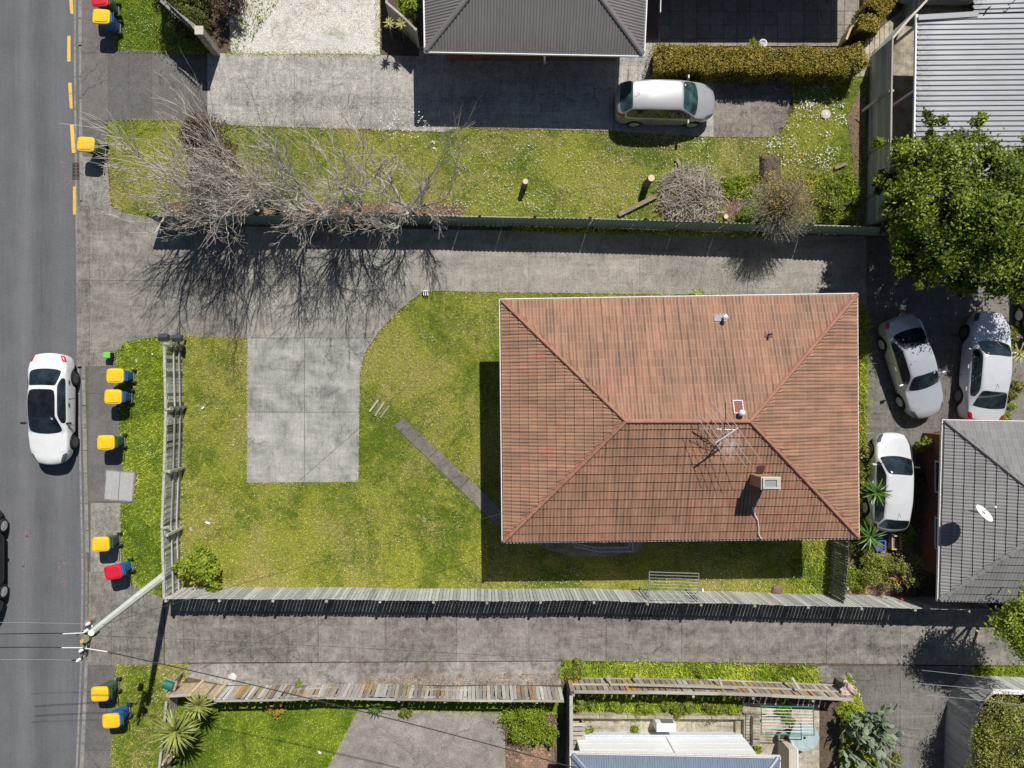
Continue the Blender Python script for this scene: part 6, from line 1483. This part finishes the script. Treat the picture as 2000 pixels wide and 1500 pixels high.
# ---- rosettes (yuccas, cabbage trees)
def rosette(name, label, cat, px, py, z, r, n, mat, trunk=.07, lw=.05, base=None, tilt=(.0, 1.25), grp=None):
    c = W(px, py, z); b = base if base else Vector((c.x, c.y, 0)); t = thing(name, label, cat, (b.x, b.y, 0), 0, grp)
    MB().tube([(b.x, b.y, 0), (b.x*.5+c.x*.5, b.y*.5+c.y*.5, z*.55), (c.x, c.y, z)], [trunk*1.2, trunk, trunk*.8], 8).build('trunk', M['bark2'], t, wc=True)
    mes = []
    for v in range(6):
        L = r*random.uniform(.8, 1.1); dr = random.uniform(.15, .6); vs = []; fs = []
        for i in range(6):
            s_ = i/5; x = L*s_; zz = -dr*L*s_*s_*.6; w_ = lw*(1-s_**2.2)*(.6+.8*min(s_*3, 1))/1.4
            vs += [(x, -w_, zz+w_*.45), (x, 0, zz), (x, w_, zz+w_*.45)]
            if i: k = i*3; fs += [(k-3, k, k+1, k-2), (k-2, k+1, k+2, k-1)]
        me = bpy.data.meshes.new('leaf'); me.from_pydata(vs, [], fs); me.materials.append(mat); mes.append(me)
    for k in range(n):
        o = bpy.data.objects.new('leaf', random.choice(mes)); COL.objects.link(o); o.parent = t
        el = tilt[0]+(tilt[1]-tilt[0])*(k/n)**1.1; o.location = (c.x-b.x, c.y-b.y, z-.12+.12*k/n); o.rotation_euler = (random.uniform(-.1, .1), -el+random.uniform(-.12, .12)+.15, k*2.4+random.uniform(-.2, .2))
ym = simple('palm_leaf', (.27, .29, .07), .4, var=.3, scale=3); yv = simple('variegated_leaf', (.52, .5, .16), .45, var=.2, scale=3); yp = simple('date_palm_leaf', (.09, .17, .03), .4, var=.3)
rosette('yucca', 'larger spiky palm like yucca in the bottom left yard', 'yucca', 343, 1428, 2.3, 1.05, 78, ym, lw=.055)
rosette('yucca', 'smaller spiky yucca against the plywood panel fence', 'yucca', 388, 1377, 1.9, .72, 60, ym, lw=.045)
rosette('yucca', 'small striped yucca, left of the two by the gravel', 'yucca', 759, 44, 1.5, .28, 26, yv, .03, .03, tilt=(-.2, 1.1)); rosette('yucca', 'small striped yucca, right of the two by the gravel', 'yucca', 783, 46, 1.5, .32, 28, yv, .03, .03, tilt=(-.2, 1.1))
rosette('palm', 'small date palm arching over the roof of the white hatchback', 'palm', 1712, 962, 1.95, .62, 40, yp, .06, .05, base=G(1686, 955))
rosette('palm', 'low green palm behind the tail of the white hatchback', 'palm', 1700, 1048, .9, .75, 34, yp, .06, .05, tilt=(-.3, 1.0)); rosette('cordyline', 'spiky pale plant at the right edge beside the pale sedan', 'cordyline', 1992, 690, 1.0, .5, 26, yv, .03, .03)
rosette('flax', 'strappy flax at the foot of the lichened fence', 'flax', 735, 1384, .4, .4, 22, yp, .03, .03, tilt=(-.1, 1.2))
rosette('flax', 'spiky grass plant at the edge of the shared driveway above the tiled roof', 'flax', 1362, 574, .35, .32, 22, yv, .03, .025, tilt=(-.1, 1.1))
# ---- prickly pear
pm = simple('cactus_pad', (.22, .27, .17), .6, var=.25, scale=3)
t = thing('prickly_pear', 'big grey green prickly pear cactus at the bottom right of the picture', 'cactus', tuple(G(1665, 1425)))
bm = bmesh.new(); bmesh.ops.create_icosphere(bm, subdivisions=2, radius=1)
for v in bm.verts: v.co.x *= .085*(1-.25*(v.co.z)*-1*.6); v.co.y *= .018; v.co.z = (v.co.z+1)*.16
pme = bpy.data.meshes.new('pad'); bm.to_mesh(pme); bm.free(); pme.shade_smooth(); pme.materials.append(pm)
o0 = wloc(t); cnt_ = 0; front = []
for k in range(24): 
    a = random.uniform(0, 6.28); rr = random.uniform(.05, .8); front.append((Vector((o0.x+rr*math.cos(a), o0.y+rr*1.1*math.sin(a), 0)), Vector((math.cos(a)*.35, math.sin(a)*.35, 1)).normalized(), 0))
lev = 0
while front and cnt_ < 290:
    nx = []
    for p, d, g in front:
        if cnt_ >= 290: break
        s_ = random.uniform(1.0, 1.4)*(1.5 if g < 2 else 1); tw = random.uniform(0, 6.28); q = d.to_track_quat('Z', 'Y').to_matrix() @ Matrix.Rotation(tw, 3, 'Z')
        o = bpy.data.objects.new('pad', pme); COL.objects.link(o); o.parent = t; o.location = p-o0; o.rotation_euler = q.to_euler(); o.scale = (s_, s_, s_); cnt_ += 1
        e = p+d*.30*s_
        for _ in range(random.choice([1, 2, 2, 3]) if g else 2):
            if e.z < 2.1: nd = (d+Vector((random.gauss(0, .5), random.gauss(0, .5), random.gauss(.05, .25)))).normalized(); nx.append((e-nd*.02, nd, g+1))
    random.shuffle(nx); front = nx[:110]
MB().tube([(0, 0, 0), (.05, .1, .6), (-.1, .2, 1.1)], [.13, .1, .07], 8).build('trunk', M['bark2'], t)
limbs(t, tuple(o0), [(o0.x+.5, o0.y+.4, 1.4), (o0.x-.5, o0.y-.3, 1.2), (o0.x+.3, o0.y-.7, 1.3)], .07, M['bark2'], 'stem')
# ---- bare trees
def grow(mb, tw, p0, d0, r0, ln0, rnd, nmax, spread=.42, up=.12):
    Q = [(p0, d0, r0, ln0, 0)]; cnt = 0
    while Q and cnt < nmax:
        p, d, r, ln, lev = Q.pop(0); cnt += 1
        n = 5 if lev < 3 else 3; pts = [p]; rads = [r]; q = Vector(p); dd = Vector(d)
        for i in range(n):
            dd = (dd+Vector((rnd.gauss(0, .13), rnd.gauss(0, .13), rnd.gauss(0, .07)+up*.4))).normalized(); q = q+dd*ln/n; pts.append(q.copy()); rads.append(max(r*(1-(i+1)/n*.35), .007))
        (mb if r > .022 else tw).tube(pts, rads, 6 if r > .04 else (4 if r > .014 else 3), cap=False)
        if lev >= 5: continue
        k = (3, 3, 3, 3, 3)[lev]
        for j in range(k):
            i = n if j == 0 else rnd.randint(1 if lev else 3, n); b = pts[i]
            a = rnd.uniform(0, 6.28); sp = rnd.uniform(.5, 1.5)*spread*(1 if lev < 2 else 1.35)
            if j == 0: sp *= .3
            e = Vector((math.cos(a), math.sin(a), 0)); e = (e-dd*e.dot(dd)); nd = (dd*math.cos(sp)+e.normalized()*math.sin(sp)+Vector((0, 0, up))).normalized()
            Q.append((b, nd, max(rads[i]*(rnd.uniform(.8, .92) if j == 0 else rnd.uniform(.45, .68)), .0095), ln*(rnd.uniform(.85, 1.0) if j == 0 else rnd.uniform(.6, .9)), lev+1))
def bare_tree(label, px, py, h, dirs, seed, r0=.13, spread=.38, nmax=190, name='bare_tree'):
    rnd = random.Random(seed); c = G(px, py); t = thing(name, label, 'tree', (c.x, c.y, 0), 0)
    mb, tw = MB(), MB()
    for s_, (lx, ly, kh) in enumerate(dirs):
        d = Vector((lx+rnd.uniform(-.08, .08), ly+rnd.uniform(-.08, .08), 1)).normalized()
        grow(mb, tw, Vector((lx*.12, ly*.12, 0)), d, r0*kh*rnd.uniform(.8, 1.0), h*kh*rnd.uniform(.25, .3), rnd, nmax, spread)
    mb.build('trunk', M['bark'], t, smooth=True); tw.build('crown', M['twig'], t, 'stuff')
bare_tree('tallest bare tree, its long pale limbs sweeping left over the footpath', 572, 406, 7.0, [(-1.0, .12, 1), (-.8, .3, .85), (-.75, -.2, 1), (-.35, .3, .8), (-1.35, -.05, 1), (-.2, -.55, .7)], 11, .16, .36, 210)
bare_tree('low spreading bare tree at the left end of the steel fence', 452, 408, 6.0, [(-1.0, -.15, 1), (-.6, -.45, .85), (-.3, -.6, .75), (-.9, .3, 1), (.2, -.5, .7), (-.3, .05, 1)], 5, .15, .4, 190)
bare_tree('bare tree wedged between the tallest one and the low spreading one', 512, 412, 6.4, [(-.6, -.3, 1), (.1, -.5, .8), (-.5, .3, 1), (.1, .2, .8)], 15, .14, .4, 180)
bare_tree('pale bare tree with drooping limbs in the middle of the row', 628, 411, 6.3, [(-.35, .3, 1), (0, .1, 1), (-.25, -.5, .8), (.25, -.5, .75), (-.6, -.1, .9)], 21, .13, .38, 190)
bare_tree('upright bare tree second from the right end of the row', 702, 412, 6.1, [(-.3, .2, 1), (.1, .15, 1), (-.3, -.5, .8), (.2, -.55, .8), (-.05, -.1, .9)], 34, .13, .38, 190)
bare_tree('smallest bare tree at the right end of the row with a few white buds', 800, 411, 5.3, [(-.35, .25, 1), (.25, .3, 1), (.6, .0, .95), (-.25, -.5, .8), (.3, -.55, .8), (-.6, -.1, .8)], 47, .12, .4, 170)
flowers('white_blossom', [(760, 270), (860, 270), (860, 330), (760, 330)], 9, 8, 6, M['daisy'], (.015, .03), z=(2.2, 3.4))
# dark shrub under the bare trees
c = G(410, 300)
bush('shrub', 'wine coloured leafless looking shrub tangled under the tallest bare tree', 'shrub', 432, 322, 1.5, 2.7, LM['wine'], 11000, .1, .05, nb=7)
def twiggy(name, label, cat, px, py, r, h, n, mat, seed, droop=False, rad=.011, stem=M['bark2'], z0=.0):
    rnd = random.Random(seed); c = G(px, py); t = thing(name, label, cat, (c.x, c.y, 0)); mb = MB()
    for _ in range(n):
        a = rnd.uniform(0, 6.28); rr = r*rnd.random()**.6; zt = z0*.8+(h-z0*.8)*(1-(rr/r)**2*.6)*rnd.uniform(.4, 1.05)
        if droop:                                  # heap: crossing sticks
            p = Vector((rr*math.cos(a), rr*math.sin(a), zt)); b = rnd.uniform(0, 6.28); l = rnd.uniform(.25, .95); d = Vector((math.cos(b), math.sin(b), rnd.uniform(-.35, .35)))
            mb.tube([p-d*l*.5, p+Vector((rnd.uniform(-.06, .06), rnd.uniform(-.06, .06), rnd.uniform(0, .08))), p+d*l*.5], [rad*rnd.uniform(.6, 1.6), rad, rad*.4], 3, cap=False)
        else:
            p1 = Vector((rr*math.cos(a), rr*math.sin(a), zt)); m = Vector((p1.x*.35, p1.y*.35, z0+(p1.z-z0)*.5))+Vector((rnd.uniform(-.08, .08), rnd.uniform(-.08, .08), 0))
            mb.tube([(0, 0, z0), m, p1], [rad*1.6, rad, rad*.4], 3, cap=False)
            for _ in range(2):
                q = m.lerp(p1, rnd.uniform(.3, .9)); mb.tube([q, q+Vector((rnd.gauss(0, .12), rnd.gauss(0, .12), rnd.uniform(0, .15)))], [rad*.6, rad*.3], 3, cap=False)
    mb.build('sticks' if droop else 'crown', mat, t, 'stuff')
    MB().tube([(0, 0, 0), (.02, .02, max(z0, h*.35))], [.07, .04], 7).build('trunk', stem, t)
    return t
twiggy('brush_pile', 'rounded heap of cut bare branches by the steel fence', 'brush pile', 1345, 388, 1.4, .7, 850, simple('grey_stick', (.40, .34, .28), .85, var=.45, scale=2), 3, True, .015)
twiggy('shrub', 'grey bare twiggy shrub flecked with gold leaves and a few red flowers', 'shrub', 1492, 424, 1.65, 3.5, 1000, simple('dry_twig', (.36, .31, .26), .85, var=.4, scale=3), 4, False, .009, z0=1.0)
c = G(1492, 424)
B = [(c.x-.5, c.y+.7, 2.4, .6, .6, .5), (c.x+.6, c.y-.1, 2.2, .7, .7, .5), (c.x, c.y, 2.5, 1.4, 1.3, .7)]
sh = thing('shrub', 'sparse gold leaved climber spread over the bare grey shrub', 'shrub', (c.x+.1, c.y, 0)); leaf_cloud('foliage', B, 2600, .055, .035, LM['gold'], sh, .4, .3, clump=300); limbs(sh, (c.x, c.y, 0), [(b[0], b[1], b[2]) for b in B], .03, M['bark2'], 'stem')
bush('shrub', 'loose green shrub beside the bare soil under the steel fence', 'shrub', 1455, 425, .55, .7, LM['lime'], 1800)
bush('shrub', 'green leafy shrub between the grey twiggy shrub and the east fence', 'shrub', 1618, 395, 1.05, 1.3, LM['bush'], 6500, .08, .045, nb=6)
bush('shrub', 'green and gold shrub against the steel fence below the twiggy shrub', 'shrub', 1590, 425, .8, 1.2, LM['bush'], 4200, .07, .045, nb=5)
lt = thing('leaning_trunk', 'dark bare trunk leaning up from the steel fence into the twiggy shrub', 'trunk', tuple(G(1468, 430)))
MB().tube([(0, 0, 0), (.5, .5, .5), (1.0, 1.0, 1.1), (1.5, 1.7, 1.6)], [.1, .075, .05, .02], 7).build('trunk', M['bark2'], lt); MB().tube([(.35, .3, .3), (.9, .5, .7), (1.5, .7, 1.1)], [.06, .04, .015], 6).build('limb', M['bark2'], lt)
twiggy('shrub', 'thin leafless sapling with twigs at the top of the gravel bed', 'shrub', 470, -20, .9, 2.6, 140, M['bark2'], 9, False, .01)
for o in list(bpy.data.objects):
    if o.name == 'tmp': bpy.data.objects.remove(o)
